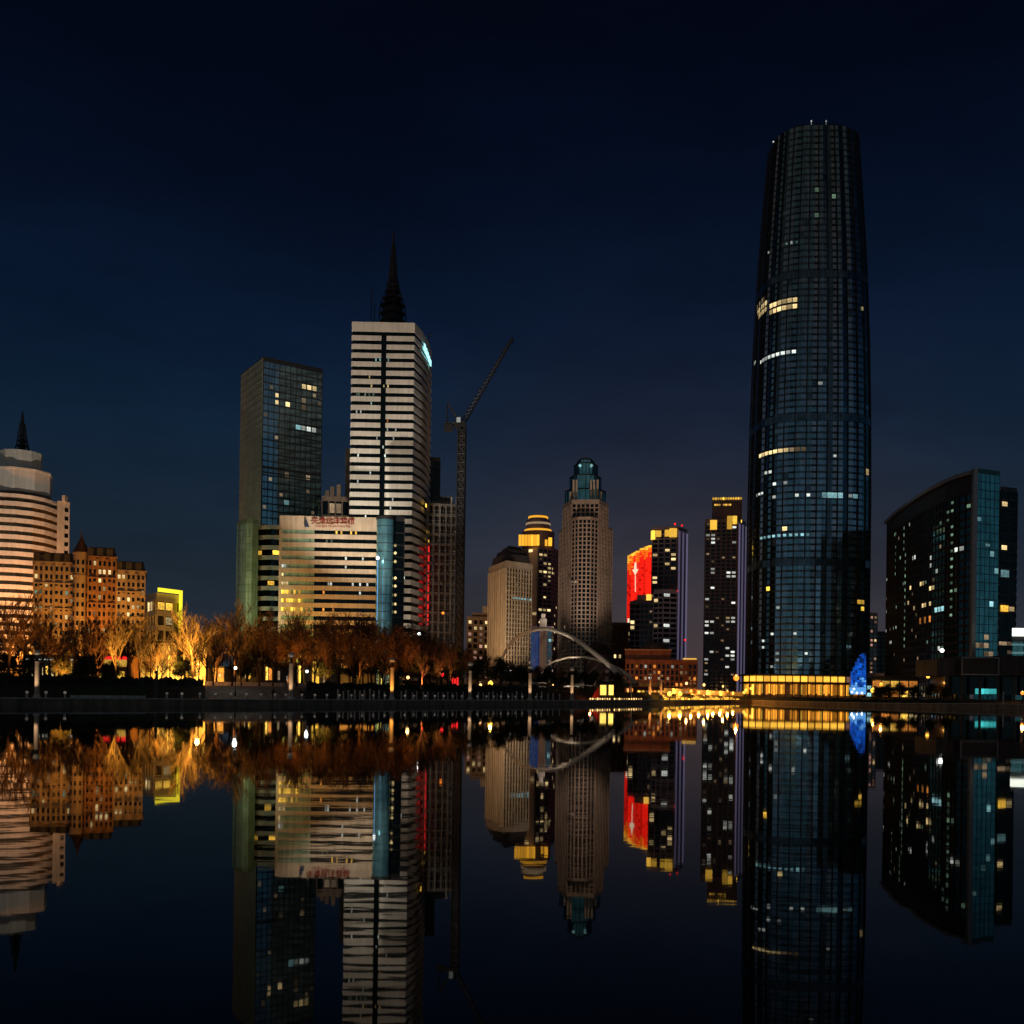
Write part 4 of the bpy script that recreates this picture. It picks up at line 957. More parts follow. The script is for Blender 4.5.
# --- block behind the tallest tower
D = 640
root, fs, L, c = block('pinkish_block', 'distant block full of small pinkish windows in the gap right of the tallest tower', 'building', [(862, D), (877, D + 2)], 650, ZZ(870, 613, D), 16, M['glass_grey'], 18, 2.6, (.8, .2), (1.0, .2), M['beige_stone'], seed=44)
L.scatter(fs[0], 40, ['w_pink', 'w_dim', 'w_warm', 'w_pink'], .5, .5)
root, fs, L, c = block('grey_block', 'plain dark grey block low in the gap before the curved glass building', 'building', [(876, D + 20), (886, D + 20)], 660, ZZ(880, 632, D + 20), 12, M['glass_black'], 14, 3, (.6, .2), (1, .2), M['dark_conc'], seed=45)

# --- the tallest tower
def tallest():
    Dc = 455; Df = 431; cx0, cy0 = XY(805.3, Dc, 680); zb = base_z(806); k_ = Dc / F
    root = thing('supertall_tower', (cx0, cy0, zb), 'tallest tower of the skyline, dark tapering blue glass with rounded corners', 'skyscraper')
    prof = [(0, 61.8), (ZZ(806, 500, Df), 61.6), (ZZ(806, 400, Df), 60.2), (ZZ(806, 330, Df), 58.2), (ZZ(806, 250, Df), 54.6), (ZZ(806, 180, Df), 50.0), (ZZ(806, 117, Df), 45.0)]
    ztop = prof[-1][0]
    def rad(z):
        for (a, A), (b2, B) in zip(prof, prof[1:]):
            if z <= b2: return (A + (B - A) * (z - a) / (b2 - a)) * k_ * .905
        return prof[-1][1] * k_ * .905
    NC, NF = 72, 88; fh = (ztop - zb) / NF
    def pt(i, z, push=0.0):
        a = 2 * PI * i / NC + .035; ca, sa = math.cos(a), math.sin(a); r = rad(z) / ((abs(ca) ** 2.9 + abs(sa) ** 2.9) ** (1 / 2.9))
        return Vector((cx0 + (r + push) * ca, cy0 + (r + push) * sa, z))
    rnd = random.Random(77)
    gl = MB(); sp = MB()
    colm = [rnd.choice([0, 0, 1, 1, 2, 3]) for _ in range(NC)]
    for i in range(NC):
        z = [0 if i % 3 == 2 else .55 for _ in (0, 1)]
        p0, p1 = (0, .3) if i % 2 == 0 else (.3, 0)      # folded pleats
        if i % 4 == 3: p0, p1 = 0, 0
        for j in range(NF):
            za, zc = zb + fh * j, zb + fh * (j + 1)
            mm = colm[i] if rnd.random() < .93 else rnd.randrange(4)
            gl.quad([pt(i, za, p0), pt(i + 1, za, p1), pt(i + 1, zc, p1), pt(i, zc, p0)], mm)
        for j in range(0, NF):
            if j in (20, 42, 64): continue
            za = zb + fh * j
            zc = za + fh * .3
            sp.hexa([pt(i, za, p0 + .02), pt(i, za, p0 + .16), pt(i + 1, za, p1 + .16), pt(i + 1, za, p1 + .02)], [pt(i, zc, p0 + .02), pt(i, zc, p0 + .16), pt(i + 1, zc, p1 + .16), pt(i + 1, zc, p1 + .02)], 0 if i % 4 != 3 else 1)
    gl.build('glazing', [glass('navy_glazing', (.24, .42, .56), .1), glass('blue_grey_glazing', (.34, .44, .54), .12), glass('deep_glazing', (.10, .18, .25), .07), glass('teal_tint_glazing', (.17, .38, .48), .14)], root)
    sp.build('spandrels', [glass('spandrel_panels', (.10, .15, .17), .3), glass('dark_spandrel_panels', (.04, .06, .07), .3)], root)
    fins = MB()
    for i in range(0, NC):
        if i % 2: continue
        zs_ = [zb + (ztop - zb) * q / 30 for q in range(31)]
        for za, zc in zip(zs_, zs_[1:]):
            a, b2 = pt(i, za), pt(i, zc); n_ = (pt(i, za, 1) - pt(i, za)); t_ = Vector((-n_.y, n_.x, 0)) * .16
            w = .62 if i % 4 == 0 else .42
            fins.hexa([a - t_, a + n_ * w - t_, a + n_ * w + t_, a + t_], [b2 - t_, b2 + n_ * w - t_, b2 + n_ * w + t_, b2 + t_])
    fins.build('vertical_fins', M['metal'], root)
    mb = MB(); ring = [pt(i, ztop) for i in range(NC)]; mb.hexa([(p.x, p.y, ztop) for p in ring], [(cx0 + (p.x - cx0) * .9, cy0 + (p.y - cy0) * .9, ztop + 1.6) for p in ring]); mb.build('roof', M['metal'], root)
    mb = MB()
    for zf in (20, 42, 64):
        z = zb + fh * zf
        mb = MB()
        for i in range(NC): mb.hexa([pt(i, z - .2, .3), pt(i, z - .2, .5), pt(i + 1, z - .2, .5), pt(i + 1, z - .2, .3)], [pt(i, z + fh, .3), pt(i, z + fh, .5), pt(i + 1, z + fh, .5), pt(i + 1, z + fh, .3)])
        mb.build('louvre_band', M['louvre'], root)
    used = set(); cnt = [0]
    def lite(i, j, mk, w=.8, h=.55):
        if (i, j) in used or cnt[0] >= 100: return
        used.add((i, j)); cnt[0] += 1
        za = zb + fh * (j + .42); p0, p1 = (0, .3) if i % 2 == 0 else (.3, 0)
        if i % 4 == 3: p0, p1 = 0, 0
        a, b2 = pt(i, za, p0), pt(i + 1, za, p1); c = (a + b2) / 2; t_ = (b2 - a); n_ = Vector((t_.y, -t_.x, 0)).normalized()
        o = bpy.data.objects.new('window', unit_box(mk)); COL.objects.link(o); o.parent = root; o.location = c + n_ * .28 + Vector((0, 0, fh * .2)) - root.location
        o.rotation_euler = (0, 0, math.atan2(t_.y, t_.x)); o.scale = (t_.length * w, .16, fh * h)
    cells = {}
    for i in range(NC):
        for j in range(NF):
            za = zb + fh * (j + .62); c = (pt(i, za, .4) + pt(i + 1, za, .4)) / 2
            if c.y > cy0 + 4: continue
            cells[(i, j)] = proj(c)
    def near(px, py, mk, **k): (i, j) = min(cells, key=lambda q: abs(cells[q][0] - px) + 1.3 * abs(cells[q][1] - py)); lite(i, j, mk, **k)
    def run(pts, mk, step=2.6, **k):
        for (x0, y0), (x1, y1) in zip(pts, pts[1:]):
            n_ = max(1, int(abs(x1 - x0) / step))
            for q in range(n_ + 1): near(x0 + (x1 - x0) * q / n_, y0 + (y1 - y0) * q / n_, mk, **k)
    run([(756, 311), (765, 305), (795, 301)], 'w_warm', w=.85, h=.62); run([(756, 316), (765, 311), (795, 306)], 'w_warm', w=.85, h=.62); run([(757, 307), (766, 299)], 'w_dim')
    run([(752, 365), (763, 358), (771, 354), (781, 352), (792, 352)], 'w_white', w=.7, h=.45)
    run([(760, 457), (770, 453), (785, 452)], 'w_warm', w=.8, h=.5); run([(793, 450), (801, 449)], 'w_dim')
    for p in ((766, 473), (771, 473), (777, 484), (786, 483), (757, 497), (776, 494), (795, 494), (807, 494), (851, 499)): near(*p, 'w_white', w=.6, h=.4)
    run([(825, 493), (838, 494)], 'w_cool', w=.95, h=.8); near(857, 493, 'w_cool', w=.9, h=.6); run([(758, 494), (763, 494)], 'w_white', w=.5, h=.3)
    run([(762, 539), (772, 537), (790, 536), (808, 537)], 'w_cool', w=.5, h=.35); near(783, 528, 'w_warm', h=.6)
    for p in ((819, 190), (836, 195), (818, 212)): near(*p, 'w_green', w=.8, h=.6)
    near(768, 251, 'w_white', w=.3, h=.3); near(794, 245, 'w_white', w=.4, h=.4); run([(787, 244), (795, 240)], 'w_green', w=.3, h=.2)
    near(862, 308, 'w_warm', w=.5, h=.5); near(867, 313, 'w_warm', w=.6, h=.5); near(818, 383, 'w_white', w=.8, h=.4); near(835, 455, 'w_white', w=.5, h=.3)
    near(867, 467, 'w_warm', w=.8, h=.9); near(867, 471, 'w_warm', w=.8, h=.9)
    for p in ((770, 588), (858, 601), (862, 602), (861, 610)): near(*p, 'w_yellow', w=.8, h=.6)
    for p in ((776, 606), (780, 606), (764, 641), (764, 648), (775, 652), (774, 631), (793, 631), (775, 657), (773, 664), (808, 655)): near(*p, 'w_white', w=.5, h=.35)
    near(791, 641, 'w_warm'); near(833, 610, 'w_gold', w=.4, h=.8); near(833, 614, 'w_gold', w=.4, h=.8); near(755, 653, 'w_gold', w=.5, h=.5); near(755, 649, 'w_dim')
    near(838, 589, 'w_blue'); near(839, 593, 'w_blue'); near(842, 590, 'w_blue', w=.5)
    for yy in (640, 645, 650): run([(852, yy), (863, yy)], 'w_dim', w=.9, h=.8)
    for yy in (650, 656, 662, 668): near(802, yy, 'w_cool', w=.8, h=.7)
    near(812, 660, 'w_pink', w=.9, h=.9); near(812, 665, 'w_warm', w=.9, h=.9); near(802, 664, 'w_gold', w=.6)  # coloured glowing panes put in for a reflection on the glass
    for x, y in ((770.5, 124), (811, 120), (826, 118)):
        i = min(range(NC), key=lambda q: abs(proj(pt(q, ztop))[0] - x) + (pt(q, ztop).y > cy0) * 50); p = pt(i, ztop, -.5)
        mb = MB(); mb.tube([p, p + Vector((0, 0, 1.9))], .08, 5); mb.lathe([(.1, p.z + 1.6), (.35, p.z + 2), (.1, p.z + 2.4)], 8, (p.x, p.y)); mb.build('roof_beacon', M['w_white'], root)
tallest()
# --- gold podium at its foot
D = 405
zr = ZZ(800, 675.5, D); zm = ZZ(800, 683, D); zb = base_z(800)
f = front_pts([(744, D + 12), (756, D + 2), (800, D - 3), (845, D), (864, D + 8)], 685); poly = f + [f[-1] + Vector((-2, 20)), f[0] + Vector((2, 16))]; c = sum(poly, Vector((0, 0))) / len(poly)
pod = thing('lit_podium', (c.x, c.y, zb), 'two-storey glass podium glowing gold at the foot of the tallest tower', 'building')
mb = MB(); mb.prism([p + (c - p) * .03 for p in poly], zb, zr); mb.build('wall', M['beige_stone'], pod)
mb = MB(); mb.prism([p + (p - c) * .03 for p in poly], zm - .25, zm + .25); mb.prism([p + (p - c) * .03 for p in poly], zr - .002, zr + .5); mb.build('canopy', M['metal'], pod)
gold2 = emis('lit_shopfront', (1, .36, .03), .95, .55); gold1 = emis('lit_gallery', (1, .5, .05), 1.25, .25)
fr = MB(); rnd = random.Random(9)
for k, (a, b2) in enumerate(zip(f, f[1:])):
    nn = [2, 6, 6, 3][k]
    for q in range(nn):
        p_, q_ = a.lerp(b2, q / nn), a.lerp(b2, (q + 1) / nn); t_ = (q_ - p_).normalized()
        mb = MB(); mb.slab(p_ + t_ * .18, q_ - t_ * .18, zm + .5, zr - .35, .02, .12); mb.build('window', gold1 if k < 3 else M['w_pink'], pod)
        fr = MB(); fr.slab(p_ - t_ * .15, p_ + t_ * .15, zb, zr - .01, .0, .5); fr.build('column', M['metal'], pod)
        for h in range(3):
            p2, q2 = p_.lerp(q_, h / 3), p_.lerp(q_, (h + 1) / 3)
            if rnd.random() < .86: mb = MB(); mb.slab(p2 + t_ * .1, q2 - t_ * .1, zb + .7 + rnd.random() * .8, zm - .5 - rnd.random() * .3, .02, .12); mb.build('shop_window', gold2 if rnd.random() < .8 else M['w_yellow'], pod)
# --- blue screen by the podium
D = 392
scr = thing('led_screen', (*XY(858, D, 690), base_z(858)), 'tall blue glowing screen standing at the right end of the gold podium', 'screen')
P2 = lambda x, y, d=D: W(x, y, d)
def plate(root, name, pts, D, th, m):
    a = [W(x, y, D) for x, y in pts]; mb = MB(); mb.hexa([(p.x, p.y + th, p.z) for p in a], [tuple(p) for p in a]); return mb.build(name, m, root)
rnd = random.Random(6)
for q in range(7):
    x0, x1 = 851 + q * 2.19, 851 + (q + 1) * 2.19 - .25
    ytop = [671.5, 667, 662, 658, 655, 653.5, 653][q]; nr = int((687 - ytop) / 2.4) + 1
    for r_ in range(nr):
        y1 = 687 - r_ * 2.4; y0 = max(ytop, y1 - 2.15)
        if y1 - y0 < .5: continue
        plate(scr, 'screen_panel', [(x0, y1), (x1, y1), (x1, y0), (x0, y0)], D, .4, M[rnd.choice(['led_blue', 'led_blue', 'led_deep', 'led_deep' if r_ > 6 else 'led_blue', 'led_blue2' if r_ < 4 else 'led_blue'])])
plate(scr, 'screen_foot', [(849.5, 687.3), (866.3, 687.3), (866, 694.3), (851, 694.3)], D, .5, M['led_blue2'])
plate(scr, 'back_frame', [(849, 694.5), (867.4, 694.5), (867.3, 651.8), (862.3, 652.2), (858, 656.5), (851.6, 671)], D + .8, .6, M['metal'])
for px, py in ((852, 692), (857, 693), (862, 693), (854, 689)): p_ = W(px, py, D - 1); mb = MB(); mb.lathe([(.15, p_.z - .35), (.4, p_.z), (.15, p_.z + .35)], 8, (p_.x, p_.y)); mb.build('flood_lamp', M['globe_white'], scr)
pa = block('pale_pavilion', 'small pale lilac-lit pavilion between the blue screen and the black trees', 'building', [(866, 398), (884, 398)], 680, ZZ(875, 674, 398), 8, M['glass_grey'], 3, 3, (.5, .2), (.5, .2), M['lilac'], seed=4)
pa[2].scatter(pa[1][0], 5, ['w_cool', 'w_pink'], .8, .5)

# --- curved dark glass building
def curved():
    H = 73.0; zb = base_z(930)
    pts = [(886.5, 424, 519), (896, 402, 508), (908, 383, 501), (920, 367, 493), (932, 354, 487), (945, 342.5, 480.5), (958, 334, 475.5), (971, 328, 470.5)]
    fr = []
    for px, D, yy in pts: fr.append(XY(px, D, 600))
    c = sum(fr, Vector((0, 0))) / len(fr) + Vector((20, 14))
    root = thing('curved_office_block', (c.x, c.y, zb), 'dark office block with a long curved glass front under a pale roof frame', 'office')
    zt = CAM_H + H
    back = [fr[-1] * 1.14, fr[0] * 1.03]
    mb = MB(); mb.prism(fr + back, zb, zt - .5); mb.build('glazing', glass('dark_teal_glazing', (.07, .15, .15), .1), root)
    g = MB(); L = Lights(root, 61); fcs = []
    cnt = [3, 5, 5, 5, 5, 5, 5]
    for k, (a, b2) in enumerate(zip(fr, fr[1:])):
        nc = max(2, round((b2 - a).length / 2.6)); fc = Face(a, b2, zb, zt - 7, nc, 25); fcs.append(fc)
        fc.piers(g, .35, .3); fc.bands(g, .8, .15)
        if k in (3, 4): 
            tl = MB(); tl.slab(a + fc.t * .4, b2 - fc.t * .2, zb + 4, zt - 14, .004, .10)
            if k == 4: tl.build('teal_panel', M['glass_teal'], root)
        g.slab(a, b2, zt - 7, zt - .9, .002, .35)
    g.build('facade_frame', mat('brown_dark_cladding', (.022, .018, .017), .5, .1), root)
    fm = MB()
    for a, b2 in zip(fr, fr[1:]):
        fm.slab(a, b2, zt - 1.2, zt, .36, 1.3)
    fm.build('roof_frame', M['alu'], root)
    mb = MB(); p = fr[-1]; mb.box(p.x - .3, p.y - 1.6, zb + 4, p.x + 1.0, p.y + .3, zt + .6); mb.build('corner_frame', M['alu'], root)
    kw = dict(w=.5, h=.4)
    def D_(pts, mk, **k):
        for p in pts:
            fc = min(fcs, key=lambda f_: abs((proj(f_.cell(0, 12))[0] + proj(f_.cell(f_.nc - 1, 12))[0]) / 2 - p[0])); L.dots(fc, [p], mk, **(kw | k))
    D_([(896, 523 + 7 * k) for k in range(0, 8)], 'w_green'); D_([(905, 530 + 6.2 * k) for k in range(0, 20)], 'w_green'); D_([(909, 516), (909, 521), (887, 579), (886, 613), (886, 628), (891, 645), (891, 640), (897, 626), (904, 624)], 'w_white')
    D_([(951, 500 + 7.1 * k) for k in range(0, 17)], 'w_green', w=.45, h=.3)
    D_([(915, 556), (912, 557), (932, 555), (930, 563), (932, 568), (938, 574), (957, 550), (961, 549), (941, 650)], 'w_white', w=.6, h=.5)
    D_([(912, 588), (920, 585), (925, 585), (931, 585), (933, 586), (910, 605), (914, 605), (922, 604), (926, 604), (931, 604)], 'w_warm', w=.9, h=.5)
    D_([(936, 612), (940, 612), (944, 611)], 'w_cool', w=.9, h=.6); D_([(926, 622), (931, 622), (920, 618)], 'w_orange', w=.9, h=.8)
    for fc in fcs: L.scatter(fc, 5, ['w_green', 'w_dim', 'w_dim'], .5, .4)
    return fr
cf = curved()
# --- teal slab and banded slab beside it
zt = ZZ(986, 467.5, 330)
root, fs, L, c = block('teal_glass_slab', 'upright teal glass slab joined to the pale corner of the curved office block', 'building', [(975.5, 333), (998.5, 337)], 570, zt, 16, M['glass_teal'], 27, 2.0, (.14, .08), (.22, .1), mat('teal_mullions', (.06, .16, .17), .5), top_h=1, seed=62)
L.rect(fs[0], 976, 503, 989, 508, 'w_warm', .9, w=.95, h=.6); L.rect(fs[0], 976, 518, 987, 522, 'w_cool', .8, w=.9, h=.4); L.rect(fs[0], 976, 545, 988, 549, 'w_cool', .7, w=.9, h=.3); L.dots(fs[0], [(996, 573), (992, 554), (992, 600)], 'w_cool')
for yy in range(638, 660, 4): L.rect(fs[0], 975, yy, 999, yy + 3.5, 'w_dim', .9, w=.9, h=.55)  # gold reflection on the glass painted by dim glowing panes
root, fs, L, c = block('banded_slab', 'dark slab ribbed with thin pale floor bands at the far end of the teal slab', 'building', [(999.5, 345), (1016, 348)], 570, ZZ(1005, 487.5, 345), 14, M['glass_black'], 24, 5, (.2, .1), (.6, .3), M['dark_conc'], top_h=1, seed=63)
L.dots(fs[0], [(1006, 500), (1006, 548), (1003, 549), (1011, 612)], 'w_warm', w=.6, h=.5); L.dots(fs[0], [(1002, 574), (1005, 574)], 'w_cool', w=.95, h=.8, off=.55); L.dots(fs[0], [(1001, 608)], 'w_yellow', w=.9, h=.7, off=.55)
for yy in (641, 648, 655): L.rect(fs[0], 999, yy - 3, 1016, yy + 3, 'w_dim', .9, w=.9, h=.4)
D = 300
root, fs, L, c = block('lit_showroom', 'low showroom with a bright white sign box and pale green lines at the right edge', 'building', [(1012, D), (1060, D)], 650, ZZ(1018, 637, D), 12, M['glass_teal'], 3, 4, (.3, .1), (.3, .1), M['metal'], seed=64)
mb = MB(); p_, q_ = front_pts([(1012, D - 1), (1050, D - 1)], 640); mb.slab(p_, q_, ZZ(1018, 636.4, D), ZZ(1018, 628.5, D), 0, .6); mb.build('sign_box', emis('white_sign_box', (.95, 1, .85), 2.0, .1), root)
mb = MB(); mb.slab(p_, q_, ZZ(1018, 645.5, D), ZZ(1018, 644, D), 0, .2); mb.slab(p_, q_, ZZ(1018, 654, D), ZZ(1018, 652, D), 0, .2); mb.build('light_line', M['w_cool'], root)
# --- dark low waterfront building with framed boxes
D = 262; zb = base_z(980)
c = XY(985, D + 8, 680)
wf = thing('waterfront_hall', (c.x, c.y, zb), 'dark low waterfront hall with framed overhanging upper boxes', 'building')
def bx(root, name, px0, px1, y0, y1, D, dep, m):
    a, b2 = XY(px0, D, 675), XY(px1, D, 675); mb = MB(); mb.box(a.x, D, ZZ(px0, y1, D), b2.x, D + dep, ZZ(px0, y0, D)); return mb.build(name, m, root)
bx(wf, 'side_box', 937, 960, 659, 675.5, D + 1, 14, M['dark_conc']); bx(wf, 'framed_box', 960.5, 999, 656.5, 675.5, D - 1, 16, M['roof']); bx(wf, 'blank_box', 999.5, 1050, 655.5, 675.5, D, 15, M['roof'])
mb = MB()
a, b2 = XY(961, D - 1, 675), XY(998.6, D - 1, 675); z0, z1 = ZZ(961, 674.8, D - 1), ZZ(961, 657, D - 1)
for (x0, x1, za, zc) in ((a.x, b2.x, z1 - .25, z1), (a.x, b2.x, z0, z0 + .25), (a.x, a.x + .25, z0 + .251, z1 - .251), (b2.x - .25, b2.x, z0 + .251, z1 - .251)): mb.box(x0, D - 1.35, za, x1, D - 1.003, zc)
mb.build('frame', M['alu'], wf)
bx(wf, 'ground_floor', 945, 1045, 676, 694, D + 5, 9, M['glass_black'])
for px in (948, 962, 980, 998, 1014, 1032): p_ = XY(px, D + 1.5, 685); mb = MB(); mb.box(p_.x - .25, p_.y - .25, zb, p_.x + .25, p_.y + .25, ZZ(px, 675.6, D)); mb.build('column', M['dark_conc'], wf)
for px in (976, 980.5, 985, 989.5, 994): bx(wf, 'display_window', px, px + 3.9, 688.5 + .02 * (px - 976), 694, D + 4.6, .3, emis('aqua_display', (.08, .75, .75), .75, .3) if px == 976 else bpy.data.materials['aqua_display'])
mb = MB(); p_ = W(985, 694, D + 2)
# --- low lit shop row left of it
D = 300
root, fs, L, c = block('shop_row', 'low row of orange-lit shops below the curved office block', 'shops', [(872, D), (918, D - 4)], 685, ZZ(895, 677.5, D), 8, M['glass_brown'], 2, 2.3, (.25, .2), (.5, .3), M['metal'], seed=65, top_h=.5)
L.scatter(fs[0], 20, ['w_gold', 'w_orange', 'w_orange', 'w_warm'], .85, .6); L.dots(fs[0], [(874 + 5 * k, 681) for k in range(9)], 'w_orange', w=.9, h=.6)

# ------------------------------------------------------------------ arch bridge
def bridge():
    deckA, deckB = XY(448, 400, 680), XY(652, 290, 680)
    root = thing('arch_bridge', (*((deckA + deckB) / 2), 2.4), 'slender bridge with one large and one small tilted pale steel arch beside the dark trees', 'bridge')
    def spl(cp, n=40):
        out = []
        for k in range(n + 1):
            t = k / n * (len(cp) - 1); i = min(int(t), len(cp) - 2); u = t - i
            p0, p1, p2, p3 = (Vector(cp[max(0, min(len(cp) - 1, i + q))]) for q in (-1, 0, 1, 2))
            out.append(0.5 * ((2 * p1) + (-p0 + p2) * u + (2 * p0 - 5 * p1 + 4 * p2 - p3) * u * u + (-p0 + 3 * p1 - 3 * p2 + p3) * u ** 3))
        return out
    A = [W(*q) for q in ((498, 668, 400), (505, 652, 392), (514, 640, 384), (527, 632.5, 374), (545, 628.8, 362), (560, 632, 352), (575, 639, 342), (592, 651.5, 330), (606, 662.5, 321), (618, 674, 314), (628, 686, 308))]
    mb = MB(); mb.tube(spl(A), [.5 + .35 * k / 40 for k in range(41)], 10); mb.build('large_arch', M['white_clad'], root, smooth=True)
    B = [W(*q) for q in ((540, 676, 372), (549, 664.5, 366), (560, 659.5, 358), (572, 657.3, 350), (586, 657.5, 342), (600, 661, 332), (614, 666.5, 322), (626, 673.5, 312), (636, 685, 302))]
    mb = MB(); mb.tube(spl(B), [.3 + .25 * k / 40 for k in range(41)], 10); mb.build('small_arch', M['pale_stone'], root, smooth=True)
    mb = MB(); n_ = Vector((deckB - deckA).normalized()); s = Vector((-n_.y, n_.x)) * 4.5
    q = [deckA - s, deckA + s, deckB + s, deckB - s]
    mb.hexa([(p.x, p.y, 4.6) for p in q[::-1]], [(p.x, p.y, 5.4) for p in q[::-1]])
    for k in (.18, .42, .66, .88):
        p = deckA.lerp(deckB, k); mb.box(p.x - 1.2, p.y - 1.2, -1, p.x + 1.2, p.y + 1.2, 4.598)
    mb.build('deck', M['dark_conc'], root)
    mb = MB()
    for sg in (-1, 1):
        a, b2 = deckA + s * sg * .95, deckB + s * sg * .95
        for h in (5.8, 6.2, 6.5): mb.tube([(a.x, a.y, h), (b2.x, b2.y, h)], .05, 4)
        for k in range(60): p = a.lerp(b2, k / 59); mb.tube([(p.x, p.y, 5.4), (p.x, p.y, 6.5)], .05, 4)
    mb.build('railing', M['rail'], root)
    mb = MB(); sp = spl(A)
    for k in range(5, 38, 2):
        p = sp[k]; t = k / 40; d = deckA.lerp(deckB, .12 + .76 * t)
        mb.tube([p, (d.x, d.y, 5.4)], .045, 4, cap=False)
    mb.build('hangers', M['alu'], root)
bridge()
lamp('arch_floodlight', W(548, 684, 335), 80000, (1, .74, .52), .5, 'SPOT', W(540, 632, 364), R(95)); lamp('arch_floodlight', W(572, 690, 318), 60000, (1, .78, .6), .5, 'SPOT', W(572, 642, 344), R(60))
lamp('arch_floodlight', W(585, 692, 300), 22000, (1, .74, .52), .5, 'SPOT', W(588, 656, 330), R(46))

# ------------------------------------------------------------------ lamp columns on the quay
def make_column():
    t = thing('lamp_column', (0, 0, 0), 'x', 'column')
    mb = MB(); mb.lathe([(.52, 0), (.52, .35), (.42, .45), (.42, .6)], 16); mb.build('base', M['pale_stone'], t)
    mb = MB(); mb.lathe([(.33, .6), (.33, 2.4), (.31, 5.0), (.34, 5.05), (.34, 5.25)], 18); mb.build('shaft', M['cream'], t, smooth=False)
    mb = MB(); mb.lathe([(.18, 5.25), (.16, 5.9), (.40, 5.95), (.40, 6.02)], 14); mb.build('neck', M['metal'], t)
    mb = MB(); mb.lathe([(.05, 6.0)] + [(.46 * math.cos(a), 6.42 + .42 * math.sin(a)) for a in [-PI / 2 + PI * k / 10 for k in range(1, 10)]] + [(.05, 6.84)], 16); mb.build('globe', M['globe_dull'], t, smooth=True)
    return t
col0 = make_column()
COLS = [(37, 'pale stone lamp column with a globe, the one by the lawn at the left end'), (291, 'pale stone lamp column with a globe at the end of the brown sloping plaza'),
        (392, 'lamp column lit deep orange, in front of the white tower'), (470, 'pale lamp column with globe standing below the tower crane'), (530, 'pale lamp column with globe below the top of the large bridge arch'),
        (572, 'pale lamp column with globe below the small bridge arch'), (607, 'dim lamp column standing between the two glowing kiosk panels'), (650, 'orange-lit lamp column in front of the brick building, left of its pair'),
        (661, 'orange-lit lamp column in front of the brick building, right of its pair'), (156, 'unlit dark lamp column in front of the small office outlined in yellow')]
WARM = (1, .62, .34)
for k, (px, lab) in enumerate(COLS):
    o = col0 if k == 0 else copy_tree(col0, (0, 0, 0))
    p = G(px, 3.6); o.location = (p.x, p.y, p.z); o['label'] = lab; o['group'] = 'lamp columns along the quay'
    sc = 1.0
    if px in (37, 156): sc = .86
    o.scale = (sc, sc, sc)
    if px == 156:
        for c_ in o.children: c_.data = c_.data.copy(); c_.data.materials.clear(); c_.data.materials.append(M['dark_conc'])
        o.scale = (.6, .6, .55); continue
    if px == 607: continue
    e, c_ = 330, (1, .66, .40)
    if px == 392: e, c_ = 900, (1, .40, .06)
    if px in (650, 661): e, c_ = 700, (1, .36, .08)
    lamp('column_spotlight', (p.x - .25, p.y - 2.3, p.z + .45), e * 1.6, c_, .08, 'SPOT', (p.x, p.y, p.z + 4.0), R(66))

# ------------------------------------------------------------------ bollards at the quay edge
def make_bollard():
    t = thing('bollard', (0, 0, 0), 'x', 'bollard')
    mb = MB(); mb.lathe([(.17, 0), (.15, .12), (.13, .2), (.13, .62), (.16, .66)], 10); mb.build('post', M['pale_stone'], t)
    mb = MB(); mb.lathe([(.05, .66)] + [(.2 * math.cos(a), .82 + .17 * math.sin(a)) for a in [-PI / 2 + PI * k / 8 for k in range(1, 8)]] + [(.03, .99)], 10); mb.build('ball', emis('bollard_ball_glow', (1, .86, .7), .08, .3, (.5, .48, .44)), t, smooth=True)  # faint glow added to brighten the pale ball
    return t
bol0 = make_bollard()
bpx = [27, 46, 65, 167, 182, 200, 215.5, 231, 246.5, 261, 275, 286, 302, 315, 327, 339.5, 351.5, 362.5, 373.5, 385, 405, 414, 425.5, 435, 444, 453, 462, 477.5, 486.5, 494, 501, 508.5, 515.5, 522.5, 536, 541.5]
anch = [(37, 'the lamp column by the lawn'), (156, 'the unlit dark lamp column'), (291, 'the plaza lamp column'), (392, 'the orange lamp column'), (470, 'the lamp column below the crane'), (530, 'the lamp column below the large arch')]
def rel_label(prefix, px, allpx, anchors):
    a = min(anchors, key=lambda q: abs(q[0] - px)); side = 1 if px > a[0] else -1
    same = sorted([x for x in allpx if min(anchors, key=lambda q: abs(q[0] - x)) is a and (x > a[0]) == (side > 0)], key=lambda x: abs(x - a[0]))
    return f"{prefix}, {ORD[same.index(px) + 1]} to the {'right' if side > 0 else 'left'} of {a[1]}"
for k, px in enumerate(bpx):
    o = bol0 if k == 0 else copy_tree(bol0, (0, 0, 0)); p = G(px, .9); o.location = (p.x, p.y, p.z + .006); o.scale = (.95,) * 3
    o['label'] = rel_label('short pale ball-topped bollard', px, bpx, anch); o['group'] = 'bollards along the quay edge'
